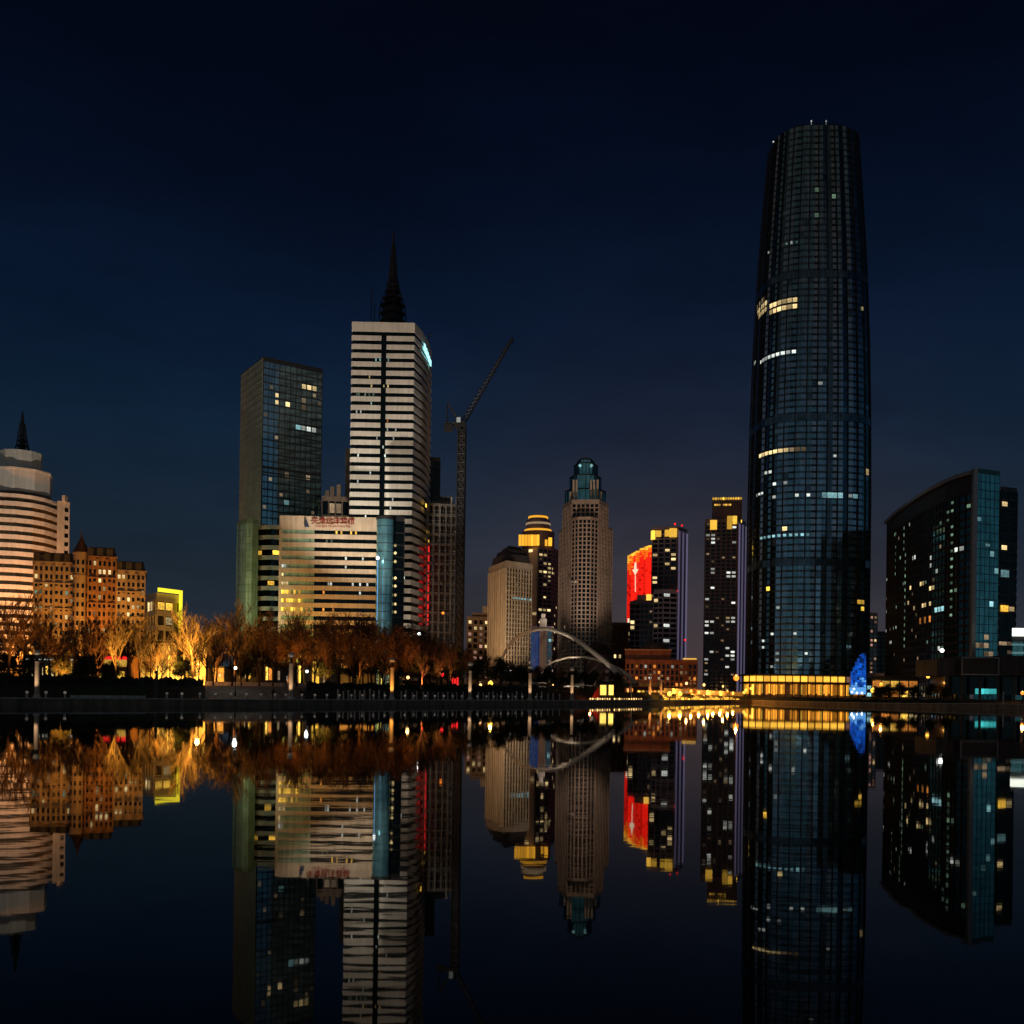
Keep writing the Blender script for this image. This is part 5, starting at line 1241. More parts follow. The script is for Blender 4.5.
# upright pale posts of the promenade behind
def make_post():
    t = thing('fence_post', (0, 0, 0), 'x', 'post')
    mb = MB(); mb.box(-.11, -.11, 0, .11, .11, 1.35); mb.build('shaft', M['pale_stone'], t)
    mb = MB(); mb.lathe([(.15, 1.35), (.17, 1.42), (.02, 1.58)], 4); mb.build('cap', M['pale_stone'], t)
    return t
post0 = make_post(); rnd = random.Random(12)
ppx = []; x = 338.0
while x < 560:
    if not any(abs(x - c_) < 3 for c_, _ in COLS): ppx.append(round(x, 1))
    x += rnd.choice([4.2, 4.6, 5.0, 5.4, 6.5])
for k, px in enumerate(ppx):
    o = post0 if k == 0 else copy_tree(post0, (0, 0, 0)); p = G(px, 8.5); o.location = (p.x, p.y, p.z)
    o['label'] = rel_label('slim pale square post', px, ppx, [(392, 'the orange lamp column'), (470, 'the lamp column below the crane'), (530, 'the lamp column below the large arch')]); o['group'] = 'pale posts along the promenade'
    o.rotation_euler = (0, 0, rnd.uniform(-.2, .2)); o.scale = (1, 1, rnd.uniform(.85, 1.2))
# low lit wall beside the lawn
mb = MB(); xs3 = pxs(70, 146)
for a, b2 in zip(xs3, xs3[1:]):
    p, q, p2, q2 = G(a, 7.6), G(b2, 7.6), G(a, 8.2), G(b2, 8.2)
    mb.hexa([(v.x, v.y, v.z) for v in (p, q, q2, p2)], [(v.x, v.y, v.z + .42) for v in (p, q, q2, p2)])
o = mb.build('low_wall', M['pale_stone'], None, origin=G(108, 7.9)); tag(o, 'long low pale stone wall edging the lawn', 'wall'); o['kind'] = 'thing'
# retaining wall at the back of the plaza
mb = MB(); xs3 = pxs(205, 306)
for a, b2 in zip(xs3, xs3[1:]):
    p, q, p2, q2 = G(a, 36.2), G(b2, 36.2), G(a, 36.7), G(b2, 36.7)
    mb.hexa([(v.x, v.y, v.z) for v in (p, q, q2, p2)], [(v.x, v.y, v.z + .7) for v in (p, q, q2, p2)])
o = mb.build('parapet_wall', M['pale_stone'], None, origin=G(255, 36.4)); tag(o, 'low parapet wall along the top of the brown sloping plaza', 'wall'); o['kind'] = 'thing'

# ------------------------------------------------------------------ trees
def grow(seed, H, r0, spread=.55, n1=9, up=.35, crownbase=.25, levels=4, lean=.0):
    """trunk mesh + crown mesh of a leafless tree, height H at origin"""
    rnd = random.Random(seed); tm, cm = MB(), MB(); tips = []
    pts = [Vector((0, 0, 0))]; d = Vector((lean, 0, 1)).normalized(); ns = 9
    for k in range(ns):
        d = (d + Vector((rnd.uniform(-.09, .09), rnd.uniform(-.09, .09), .05))).normalized(); pts.append(pts[-1] + d * H * .86 / ns)
    rad = [r0 * (1 - .88 * (k / ns)) + .02 for k in range(ns + 1)]; rad[0] *= 1.35
    tm.tube(pts, rad, 8)
    def branch(p, d, L, r, lv):
        n_ = 3 if lv < levels else 2; q = [p]; dd = d
        for k in range(n_):
            dd = (dd + Vector((rnd.uniform(-.22, .22), rnd.uniform(-.22, .22), rnd.uniform(-.05, .22)))).normalized(); q.append(q[-1] + dd * L / n_)
        rr = [r * (1 - .55 * k / n_) for k in range(n_ + 1)]
        (tm if lv == 1 and False else cm).tube(q, rr, 5 if lv == 1 else (4 if lv == 2 else 3), cap=False)
        if lv >= levels: tips.append(q[-1]); return
        nb = {1: 6, 2: 5, 3: 4}.get(lv, 3)
        for b_ in range(nb):
            t = .25 + .75 * (b_ + rnd.random()) / nb; i = min(int(t * n_), n_ - 1); s = q[i].lerp(q[i + 1], t * n_ - i)
            ax = Vector((rnd.gauss(0, 1), rnd.gauss(0, 1), rnd.gauss(0, .7))).normalized()
            nd = (dd + ax * (spread * 1.15)).normalized(); nd.z += .12
            branch(s, nd.normalized(), L * rnd.uniform(.42, .62), max(.026, r * .5), lv + 1)
    for b_ in range(n1):
        t = crownbase + (1 - crownbase) * (b_ + rnd.random() * .8) / n1; i = min(int(t * ns), ns - 1); s = pts[i].lerp(pts[i + 1], t * ns - i)
        a = b_ * 2.4 + rnd.random(); nd = Vector((math.cos(a) * spread * 1.6, math.sin(a) * spread * 1.6, up + .5 + t * .6)).normalized()
        branch(s, nd, H * (.44 - .22 * t) * rnd.uniform(.7, 1.25), r0 * (.52 - .3 * t) + .04, 1)
    return tm, cm, tips
def leafs(mb, tips, n, size, seed, sp=.6):
    rnd = random.Random(seed)
    for _ in range(n):
        p = rnd.choice(tips) + Vector((rnd.gauss(0, sp), rnd.gauss(0, sp), rnd.gauss(0, sp * .8)))
        a = Vector((rnd.gauss(0, 1), rnd.gauss(0, 1), rnd.gauss(0, 1))).normalized(); b2 = a.orthogonal().normalized() * size * rnd.uniform(.5, 1.2); a = a * size * rnd.uniform(.5, 1.2)
        mb.quad([p - a, p + b2 * .6, p + a, p - b2 * .6])
def make_tree(seed, H, r0, bark, leaf=None, nleaf=0, lsize=.2, lsp=.6, **k):
    t = thing('bare_tree' if leaf is None else ('leafy_tree'), (0, 0, 0), 'x', 'tree')
    tm, cm, tips = grow(seed, H, r0, **k)
    tr = MB.build(tm, 'trunk', bark, t)
    cr = MB.build(cm, 'branches', bark, t)
    if leaf:
        lm = MB(); leafs(lm, tips, nleaf, lsize, seed + 1, lsp); lm.build('leaves', leaf, cr)
    return t
PROT = [make_tree(1, 15, .26, M['bark'], spread=.5, up=.5), make_tree(2, 15, .22, M['bark2'], spread=.42, up=.7, n1=11), make_tree(3, 14, .34, M['bark'], spread=.75, up=.2, n1=8, crownbase=.3),
        make_tree(4, 12, .2, M['bark'], leaf=M['leaf_brown'], nleaf=1500, lsize=.17, lsp=.5, spread=.6, up=.35, n1=10),
        make_tree(5, 9, .22, M['bark'], leaf=M['leaf_dark'], nleaf=7000, lsize=.20, lsp=.5, spread=.7, up=.25, n1=10, crownbase=.18), make_tree(6, 16, .28, M['bark2'], spread=.5, up=.45, n1=10)]
PH = [max(v.co.z for c in p.children for v in c.data.vertices) * .99 for p in PROT]
KIND = {0: 'dark bare tree', 1: 'slim pale bare tree', 2: 'wide-crowned dark bare tree', 3: 'brown withered tree', 4: 'round dark evergreen tree', 5: 'tall pale bare tree'}
# (column, row of the tip, metres behind the waterline, kind)
TREES = [(-14, 600, 34, 0), (8, 592, 30, 0), (23, 588, 36, 0), (36, 612, 58, 5), (50, 622, 34, 2), (66, 618, 62, 1), (74, 630, 40, 0), (88, 612, 66, 5), (98, 626, 44, 2), (116, 606, 28, 1), (127, 618, 60, 2), (139, 612, 36, 0), (150, 628, 70, 3),
         (157, 640, 46, 5), (170, 634, 30, 0), (184, 612, 60, 1), (193, 603, 34, 5), (206, 612, 64, 0), (216, 622, 44, 3), (234, 598, 42, 0), (247, 612, 66, 2), (262, 604, 46, 2), (276, 618, 70, 0), (288, 612, 52, 3), (302, 608, 66, 0),
         (314, 620, 40, 3), (326, 612, 60, 1), (338, 616, 40, 2), (350, 610, 66, 3), (360, 622, 38, 0), (372, 612, 62, 3), (383, 620, 44, 3), (396, 626, 64, 0), (406, 626, 34, 3), (418, 632, 60, 3), (430, 634, 40, 2), (442, 640, 56, 3), (452, 646, 34, 4), (463, 650, 52, 3),
         (478, 656, 36, 4), (490, 652, 50, 3), (500, 657, 36, 4), (511, 662, 52, 4), (521, 664, 36, 4), (536, 666, 42, 4), (548, 665, 32, 4), (560, 668, 44, 4), (573, 667, 32, 4), (584, 671, 40, 4), (594, 670, 26, 4), (618, 672, 30, 4),
         (887, 684, 10, 4), (900, 682, 14, 4), (915, 685, 11, 4), (931, 683, 16, 4), (946, 686, 12, 4), (876, 686, 16, 4), (424, 655, 30, 4), (408, 652, 44, 4), (380, 648, 34, 4), (356, 650, 48, 4), (330, 652, 36, 4), (246, 654, 50, 4), (180, 656, 44, 4), (90, 655, 34, 4), (62, 652, 44, 4), (30, 655, 50, 4), (112, 660, 50, 4), (5, 652, 40, 4)]
rt = random.Random(88)
for px in range(-12, 470, 11):
    back = 612 + 8 * rt.random() if px < 400 else 612 + (px - 400) * .5
    if 140 < px < 186: back = 652
    TREES.append((round(px + rt.uniform(-3, 3), 1), round(back + rt.uniform(-4, 12), 1), rt.choice([74, 82, 92]), rt.choice([3, 2, 0, 5] if px > 200 else [0, 5, 2, 3])))
for px in range(200, 480, 14):
    TREES.append((round(px + rt.uniform(-4, 4), 1), round(632 + max(0, px - 380) * .2 + rt.uniform(-6, 8), 1), rt.choice([24, 32]), rt.choice([3, 0, 3, 2])))
def tname(k): return 'bare_tree' if k not in (3, 4) else ('withered_tree' if k == 3 else 'evergreen_tree')
TAN = [(20, 'the round tiered hotel'), (85, 'the brown apartment block'), (162, 'the small yellow-outlined office'), (247, 'the green glass block'), (330, 'the long banded hotel'), (400, 'the white tower'), (450, 'the tower crane'), (510, 'the striped tower'), (548, 'the gold-crowned tower'), (590, 'the teal-crowned tower'), (640, 'the brick building'), (915, 'the curved office block')]
first = set(); rnd = random.Random(5)
groups = {}
for t_ in TREES: groups.setdefault((min(TAN, key=lambda q: abs(q[0] - t_[0])), t_[3]), []).append(t_)
for (px, py, off, kd) in TREES:
    p = G(px, off); D = p.y; h = max(3.0, ZZ(px, py, D) - p.z); s = h / PH[kd]
    if kd not in first: o = PROT[kd]; first.add(kd)
    else: o = copy_tree(PROT[kd], (0, 0, 0))
    o.name = tname(kd)
    o.location = p; o.rotation_euler = (0, 0, rnd.uniform(0, 6.28)); w = s * (rnd.uniform(.85, 1.1) if kd != 4 else rnd.uniform(1.1, 1.35)); o.scale = (w, w, s)
    a = min(TAN, key=lambda q: abs(q[0] - px)); same = sorted(groups[(a, kd)])
    kdn = KIND[kd]
    o['label'] = (f"{kdn}, {ORD[same.index((px, py, off, kd)) + 1]} from the left of those before {a[1]}" if len(same) > 1 else f"the only {kdn} standing before {a[1]}")
    o['group'] = 'trees along the lakeside park'
for k_, p_ in enumerate(PROT):
    if k_ not in first:
        for c_ in list(p_.children):
            for g_ in list(c_.children): bpy.data.objects.remove(g_)
            bpy.data.objects.remove(c_)
        bpy.data.objects.remove(p_)
# clipped hedges along the top of the bank
def hedge(name, a, b2, off, h, lab, seed):
    rnd = random.Random(seed); mb = MB()
    n_ = int(abs(b2 - a) * 34)
    for _ in range(n_):
        px = rnd.uniform(a, b2); q = rnd.random(); p = G(px, off + rnd.uniform(-.9, .9)); z = p.z + (h * (.9 + .18 * math.sin(px * .31) + .1 * math.sin(px * 1.3))) * (1 - q * q * .98)
        d = Vector((rnd.gauss(0, 1), rnd.gauss(0, 1), rnd.gauss(0, 1))).normalized(); e = d.orthogonal().normalized() * .16; d *= .16; c_ = Vector((p.x, p.y, z))
        mb.quad([c_ - d, c_ + e, c_ + d, c_ - e])
    xs_ = pxs(a, b2)
    for u_, w_ in zip(xs_, xs_[1:]):
        v = [G(u_, off - .6), G(w_, off - .6), G(w_, off + .6), G(u_, off + .6)]
        mb.hexa([(q.x, q.y, q.z - .05) for q in v], [(q.x, q.y, q.z + h * .72) for q in v])
    o = mb.build(name, M['leaf_dark'], None, origin=G((a + b2) / 2, off)); tag(o, lab, 'hedge')
hedge('hedge', -60, 60, 17.5, 1.1, 'long dark clipped hedge left of the lawn', 1)
hedge('hedge', 62, 203, 18.5, 1.0, 'long dark clipped hedge between the lawn and the street', 2)
hedge('hedge', 308, 420, 17.5, .8, 'dark hedge behind the pale posts below the banded hotel and white tower', 3)
hedge('hedge', 424, 590, 17.5, 1.0, 'dark hedge behind the pale posts below the crane and bridge arch', 4)
hedge('hedge', 790, 960, 9.5, 1.0, 'dark hedge on the bank in front of the gold podium and curved office', 5)

# ------------------------------------------------------------------ shops behind the trees
def shop(name, lab, a, b2, D, ytop, ybot, wins, wall, fascia=None, fy=None, seed=1, cat='shop'):
    zb = base_z((a + b2) / 2); f = front_pts([(a, D), (b2, D)], 675); poly = f + [f[1] + Vector((0, 7)), f[0] + Vector((0, 7))]; c = sum(poly, Vector((0, 0))) / 4
    root = thing(name, (c.x, c.y, zb), lab, cat); zt = ZZ((a + b2) / 2, ytop, D)
    mb = MB(); mb.prism(poly, zb, zt); mb.build('wall', wall, root)
    mb = MB(); mb.prism([p + (p - c) * .04 for p in poly], zt + .002, zt + .35); mb.build('roof', M['roof'], root)
    if fascia: mb = MB(); mb.slab(f[0], f[1], ZZ(a, fy[1], D), ZZ(a, fy[0], D), .02, .35); mb.build('lit_fascia', fascia, root)
    for (x0, x1, y0, y1, mk) in wins:
        p_, q_ = XY(x0, D, 670), XY(x1, D, 670); mb = MB(); mb.slab(p_, q_, max(zb + .3, ZZ(x0, y1, D)), ZZ(x0, y0, D), .01, .12); mb.build('window', M[mk], root)
    return root
rnd = random.Random(31)
shop('shop', 'low shop with a white light line behind the lamp column by the lawn', 24, 73, 205, 656.5, 684,
     [(x, x + rnd.uniform(1.5, 3.5), 663 + rnd.uniform(0, 6), 676, rnd.choice(['w_warm', 'w_dim', 'w_pink', 'w_gold'])) for x in range(26, 70, 5)] + [(69, 72, 659, 673, 'w_gold')], M['dark_conc'], M['w_white'], (658.7, 659.6))
shop('restaurant', 'low restaurant with a glowing red and orange sign board behind the bare trees', 86, 131, 208, 655, 684,
     [(104.3, 127.5, 659.5, 666.5, 'w_gold'), (104.3, 127.8, 656.3, 659.3, 'neon_red'), (88, 90, 672, 678, 'w_yellow'), (99, 102.5, 673, 679, 'w_gold'), (118, 124.5, 671.5, 679, 'w_yellow'), (131, 135, 676, 680, 'w_yellow')][:-1], M['brown_brick'], seed=2)
shop('arcade', 'arcade with tall golden windows glowing between the trunks below the yellow-outlined office', 140, 207, 212, 643, 684,
     [(x, x + 1.5, 646, 651, 'w_gold') for x in range(150, 205, 6)] + [(156, 160, 662, 681, 'w_gold'), (173, 176.5, 662, 681, 'w_yellow'), (190.5, 192, 660, 680, 'w_yellow')] + [(142, 144.5, 668, 680, 'w_gold'), (147, 151.5, 672, 681, 'w_yellow'), (162, 167, 660, 680, 'w_gold'), (168.5, 170.5, 655, 680, 'w_yellow'), (178, 182, 657, 681, 'w_gold'), (182.5, 186, 664, 681, 'w_yellow'), (187, 190, 658, 681, 'w_gold'), (193, 196, 664, 677, 'w_orange'), (197.5, 199.5, 668, 683, 'w_yellow'), (202, 205.5, 676, 681, 'w_orange')], M['cream'], seed=3)
shop('kiosk', 'small pale kiosk glowing orange behind the top of the brown plaza', 213, 224, 214, 668, 684, [(217, 223.5, 672.5, 678, 'w_orange'), (219.5, 221, 674, 676.5, 'w_bright')], M['cream'], seed=4, cat='kiosk')
shop('gate_house', 'row of narrow lit doorways behind the plaza parapet', 236, 290, 216, 664, 684, [(239.5, 241.5, 670, 679, 'w_warm'), (245, 246.5, 673, 679, 'w_warm'), (249, 251, 670, 679, 'w_yellow'), (266, 268, 667, 680, 'w_gold'), (269, 272, 668, 680, 'w_orange'), (278, 280, 671, 680, 'w_dim'), (286, 287.5, 676, 681, 'w_white')], M['dark_conc'], seed=5)
shop('lit_pavilion', 'pavilion glowing bright yellow among the trees below the banded hotel', 298, 332, 220, 661, 684, [(299, 302.5, 666, 683, 'w_gold'), (312.5, 315.5, 661.5, 684, 'w_yellow'), (316, 319, 666, 684, 'w_yellow'), (319.8, 323, 664, 672, 'w_gold'), (323.5, 325.5, 672, 684, 'w_warm'), (326, 328.5, 665, 670, 'w_yellow')], M['cream'], seed=6, cat='pavilion')
# ------------------------------------------------------------------ street lamps
def make_lamp_post(mk, H=6.0, r=.32):
    t = thing('street_lamp', (0, 0, 0), 'x', 'street lamp')
    mb = MB(); mb.lathe([(.16, 0), (.14, .5), (.07, .6), (.055, max(.61, H - r))], 8); mb.build('pole', M['metal'], t)
    mb = MB(); mb.lathe([(.05, H - r)] + [(r * math.cos(a), H + r * math.sin(a)) for a in [-PI / 2 + PI * k / 8 for k in range(1, 8)]] + [(.04, H + r)], 12); mb.build('globe', M[mk], t, smooth=True)
    return t
LP = {}
def street_lamp(px, py, D, mk, lab, energy=0, col=(1, .5, .15), r=.32, group='glowing street lamps'):
    q = W(px, py, D); g = gz(px, max(0, D - bank_D(px))); H = 6.0
    o = make_lamp_post(mk, max(r + .7, q.z - g), r)
    o.location = (q.x, q.y, g); o['label'] = lab; o['group'] = group
    if energy: lamp('lamp_light', (q.x, q.y, q.z + r + .15), energy, col, .3)
street_lamp(736.3, 678, 345, 'globe_orange', 'tallest orange street lamp at the left corner of the gold podium', 2500, (1, .32, .06), .95)
street_lamp(686.5, 683.5, 350, 'globe_warm', 'small white street lamp right of the brick building, the highest of those there', 300, r=.45)
for k, (px, py, mk, r) in enumerate([(669.5, 694, 'globe_gold', .95), (680, 694, 'globe_gold', 1.0)]):
    street_lamp(px, py, 262 + k * 8, mk, ('left' if k == 0 else 'right') + ' one of two big low yellow lamps before the brick building', 900, (1, .5, .06), r * .6)
qs = [(691, 691.5, 'globe_orange'), (699, 692.5, 'globe_gold'), (704, 685, 'globe_warm'), (708, 691.5, 'globe_gold'), (713, 692.7, 'globe_orange'), (720, 693, 'globe_gold'), (723, 686.5, 'globe_warm'), (727.5, 691.5, 'globe_orange'), (733, 693.5, 'globe_gold')]
for k, (px, py, mk) in enumerate(qs):
    street_lamp(px, py, bank_D(px) + 6, mk, f"{ORD[k + 1]} small glowing quay lamp from the left below the gold dotted tower", 700, (1, .42, .07), rnd.uniform(.28, .48))
for k, (px, py) in enumerate([(746, 690), (751, 688.5), (744, 692.5)]):
    street_lamp(px, py, 352, 'globe_gold', ['low golden lamp between the orange lamp and the podium', 'golden lamp touching the left end of the podium', 'lowest golden lamp beneath the tall orange lamp'][k], 0, r=.5)
street_lamp(235.5, 668, 150, 'globe_white', 'white street lamp on a thin pale pole standing on the brown plaza', 120, (.9, 1, .95), .22)
street_lamp(307, 671.5, 190, 'globe_white', 'small white lamp right of the plaza lamp column', 60, (.9, 1, .95), .26)
street_lamp(408, 677.5, 190, 'globe_warm', 'small warm lamp right of the orange lamp column', 60, r=.3)
street_lamp(198, 666, 165, 'globe_orange', 'orange street lamp among the trunks right of the yellow-outlined office', 1300, (1, .38, .08), .3)
street_lamp(490.5, 683.5, 205, 'globe_gold', 'big yellow lamp between the two lamp columns below the crane and large arch', 300, (1, .6, .1), .5)
street_lamp(480.5, 686.5, 205, 'globe_warm', 'small low warm lamp left of the big yellow lamp behind the posts', 0, r=.28)
street_lamp(873.5, 690.5, 285, 'globe_gold', 'golden lamp right of the blue screen', 300, (1, .5, .1), .75)
street_lamp(881, 684.5, 288, 'globe_orange', 'orange lamp at the left end of the shop row', 300, (1, .4, .08), .45)
street_lamp(1022.5, 693, 240, 'globe_orange', 'orange lamp in front of the waterfront hall at the right edge', 500, (1, .42, .12), .42)
street_lamp(928, 676.5, 300, 'globe_gold', 'golden lamp above the black trees under the curved office block', 200, (1, .55, .12), .5)
street_lamp(942, 650.5, 318, 'globe_white', 'high white lamp in front of the curved office block', 0, r=.6)
street_lamp(419.3, 634, 300, 'globe_white', 'white lamp high above the brown trees at the foot of the white tower', 300, (1, 1, .9), .5)
street_lamp(553, 685, 230, 'globe_warm', 'faint lamp in the dark trees between two lamp columns under the bridge', 0, r=.16)
# red signals and the sign behind the posts
def signal(px, py, D, lab, r=.4):
    q = W(px, py, D); g = gz(px, D - bank_D(px)); t = thing('traffic_light', (q.x, q.y, g), lab, 'traffic light', 'traffic lights beyond the posts')
    mb = MB(); mb.lathe([(.1, g), (.06, q.z - .8)], 8, (q.x, q.y)); mb.build('pole', M['metal'], t)
    mb = MB(); mb.box(q.x - .35, q.y, q.z - .8, q.x + .35, q.y + .3, q.z + .6); mb.build('housing', M['metal'], t)
    mb = MB()
    mb.lathe([(.05, q.z - r), (r, q.z), (.05, q.z + r)], 12, (q.x, q.y - .1)); mb.build('red_light', emis('signal_red', (1, .02, .03), 3.5, .1) if 'signal_red' not in bpy.data.materials else bpy.data.materials['signal_red'], t)
signal(442.5, 674.5, 215, 'bright red traffic light left of the lamp column below the crane', .42); signal(423, 675, 222, 'faint red traffic light left of the brighter one', .2)
mb = MB(); sgn = thing('neon_sign', (*XY(456, 212, 685), gz(456, 35)), 'small red neon sign board just left of the lamp column below the crane', 'sign')
for k, px in enumerate((452.5, 455, 457.5)):
    p_ = XY(px, 212, 685); mb = MB(); mb.box(p_.x - .17, 211.8, ZZ(px, 688, 212), p_.x + .17, 212, ZZ(px, 677.5 + (k % 2) * 1.2, 212)); mb.build('neon_tube', M['neon_red'], sgn)
p_ = XY(455, 212, 685); mb = MB(); mb.box(p_.x - 1.0, 212.01, gz(456, 35), p_.x + 1.0, 212.3, ZZ(455, 676.5, 212)); mb.build('board', M['metal'], sgn)
p_ = W(460.5, 686.5, 211); mb = MB(); mb.lathe([(.05, p_.z - .3), (.32, p_.z), (.05, p_.z + .3)], 10, p_.xy); mb.build('white_lamp', M['globe_white'], sgn)
# white-lit canopy among the trees
sgn = thing('lit_canopy', (*XY(506, 230, 680), gz(506, 45)), 'small canopy edged with white lights above the dark trees left of the bridge arch', 'canopy')
a, b2 = XY(501, 230, 665), XY(512, 230, 665); mb = MB(); mb.hexa([(a.x, 230, ZZ(501, 670.2, 230)), (b2.x, 230, ZZ(512, 670.2, 230)), (b2.x, 233, ZZ(512, 670.2, 230)), (a.x, 233, ZZ(501, 670.2, 230))], [(a.x + .8, 231, ZZ(505, 667.5, 230)), (b2.x - .6, 231, ZZ(505, 667, 230)), (b2.x - .6, 232, ZZ(505, 667, 230)), (a.x + .8, 232, ZZ(505, 667.5, 230))]); mb.build('roof', M['roof'], sgn)
for px in (502, 504, 506.5, 508, 510.5):
    p_ = W(px, 670.4, 229.8); mb = MB(); mb.lathe([(.03, p_.z - .16), (.22, p_.z), (.03, p_.z + .16)], 8, p_.xy); mb.build('white_light', M['globe_white'], sgn)
mb = MB()
for px in (502, 511): p_ = XY(px, 231.5, 680); mb.tube([(p_.x, p_.y, gz(506, 45)), (p_.x, p_.y, ZZ(506, 669.5, 230))], .1, 6)
mb.build('posts', M['metal'], sgn)
# ------------------------------------------------------------------ glowing kiosk by the water
D = bank_D(607) + 2.4
zb = gz(607, 2.4)
kk = thing('lantern_kiosk', (*XY(607, D, 690), zb), 'small waterside kiosk with two bright yellow panels and a sloping red canvas side', 'kiosk')
for a, b2 in ((600.2, 606.2), (608.8, 613.4)):
    p_, q_ = XY(a, D, 690), XY(b2, D, 690); mb = MB(); mb.box(p_.x, D - .1, ZZ(a, 695, D), q_.x, D + .05, ZZ(a, 685, D)); mb.build('lit_panel', emis('lantern_panel', (1, .66, .12), 1.6, .2) if 'lantern_panel' not in bpy.data.materials else bpy.data.materials['lantern_panel'], kk)
p_, q_ = XY(599.5, D, 690), XY(614, D, 690)
mb = MB(); mb.box(p_.x, D + .06, zb, q_.x, D + 2.6, ZZ(607, 684.5, D)); mb.build('cabin', M['dark_conc'], kk)
mb = MB(); mb.hexa([(p_.x - .3, D - .4, ZZ(607, 684.4, D)), (q_.x + .3, D - .4, ZZ(607, 684.4, D)), (q_.x + .3, D + 3, ZZ(607, 684.4, D)), (p_.x - .3, D + 3, ZZ(607, 684.4, D))], [(p_.x + .8, D + .8, ZZ(607, 681.5, D)), (q_.x - .8, D + .8, ZZ(607, 681.5, D)), (q_.x - .8, D + 2, ZZ(607, 681.5, D)), (p_.x + .8, D + 2, ZZ(607, 681.5, D))]); mb.build('roof', M['roof'], kk)
a = W(599, 687.5, D); b2 = W(592, 697.5, D); mb = MB(); mb.hexa([(a.x, D - .6, b2.z), (a.x, D + 2, b2.z), (b2.x, D + 2, b2.z), (b2.x, D - .6, b2.z)], [(a.x, D - .6, a.z), (a.x, D + 2, a.z), (a.x - .25, D + 2, a.z), (a.x - .25, D - .6, a.z)]); mb.build('canvas_side', M['red_cloth'], kk)
lamp('kiosk_light', (b2.x - .6, D - 2.2, zb + 1.3), 90, (1, .25, .1), .2)
# strip lights along the landing
ls = thing('light_chain', (*XY(612, D - 1.6, 699), zb), 'chain of warm lights along the landing edge at the foot of the kiosk', 'light chain')
mb = MB(); v0, v1 = G(590, .45), G(644, .45); mb.tube([G(x, .45, .42) for x in range(590, 646, 3)], .03, 5); mb.build('cable', M['metal'], ls)
for k in range(22):
    x = 590.5 + k * 2.42; p_ = G(x, .4, .42); mb = MB(); r = .2 if k % 3 else .26; mb.lathe([(.03, p_.z - r), (r, p_.z), (.03, p_.z + r)], 8, p_.xy); mb.build('bulb', M['w_bright'], ls)
mb = MB()
for x in range(590, 646, 9): p_ = G(x, .45); mb.tube([p_, p_ + Vector((0, 0, .42))], .04, 5)
mb.build('stands', M['metal'], ls)
# quay rail below the lilac-edged tower, emissive strips painting gold light on the promenade
q0 = G(700, 1.2); lr = thing('lit_railing', q0, 'railing with added golden glow along the inner quay, left of the gold podium', 'railing')
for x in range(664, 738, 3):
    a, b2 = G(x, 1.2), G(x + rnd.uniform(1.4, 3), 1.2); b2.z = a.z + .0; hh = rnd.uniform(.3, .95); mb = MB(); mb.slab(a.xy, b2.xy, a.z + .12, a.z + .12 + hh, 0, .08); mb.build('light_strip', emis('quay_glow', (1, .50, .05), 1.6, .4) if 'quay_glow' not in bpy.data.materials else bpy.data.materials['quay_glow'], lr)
mb = MB(); mb.tube([G(x, 1.2, 1.0) for x in range(664, 741, 4)], .05, 5)
for x in range(664, 741, 4): mb.tube([G(x, 1.2), G(x, 1.2, 1.0)], .04, 4)
mb.build('rail', M['rail'], lr)
mb = MB(); xs3 = pxs(664, 744)  # pale wall added behind the rail to catch gold light
for a, b2 in zip(xs3, xs3[1:]):
    p, q, p2, q2 = G(a, 20), G(b2, 20), G(a, 20.6), G(b2, 20.6)
    mb.hexa([(v.x, v.y, v.z - .1) for v in (p, q, q2, p2)], [(v.x, v.y, v.z + 1.5) for v in (p, q, q2, p2)])
o = mb.build('light_catch_wall', M['cream'], None, origin=G(705, 20)); tag(o, 'pale wall added to catch gold light behind the quay lamps left of the podium', 'wall'); o['kind'] = 'thing'
ter = shop('quay_terrace', 'row of yellow-lit terrace windows at the foot of the brick building', 636, 697, 300, 688.5, 698, [(x, x + 2.6, 690.5, 695.5, ['w_gold', 'w_yellow', 'w_dim', 'w_gold', 'w_orange'][k % 5]) for k, x in enumerate(range(638, 694, 4))], M['brown_brick'], seed=7, cat='terrace')
# pale slim poles near the brick building
for k, (px, y0) in enumerate([(631.5, 676), (1003.5, 692)]):
    p_ = G(px, 3); z1 = ZZ(px, y0, p_.y); mb = MB(); mb.lathe([(.16, p_.z), (.12, z1 - .3), (.2, z1 - .28), (.2, z1)], 8, p_.xy); o = mb.build('pole', M['pale_stone'], None, origin=p_)
    tag(o, ['slim pale pole left of the pair of orange lamp columns', 'short pale pole on the quay in front of the waterfront hall'][k], 'pole')

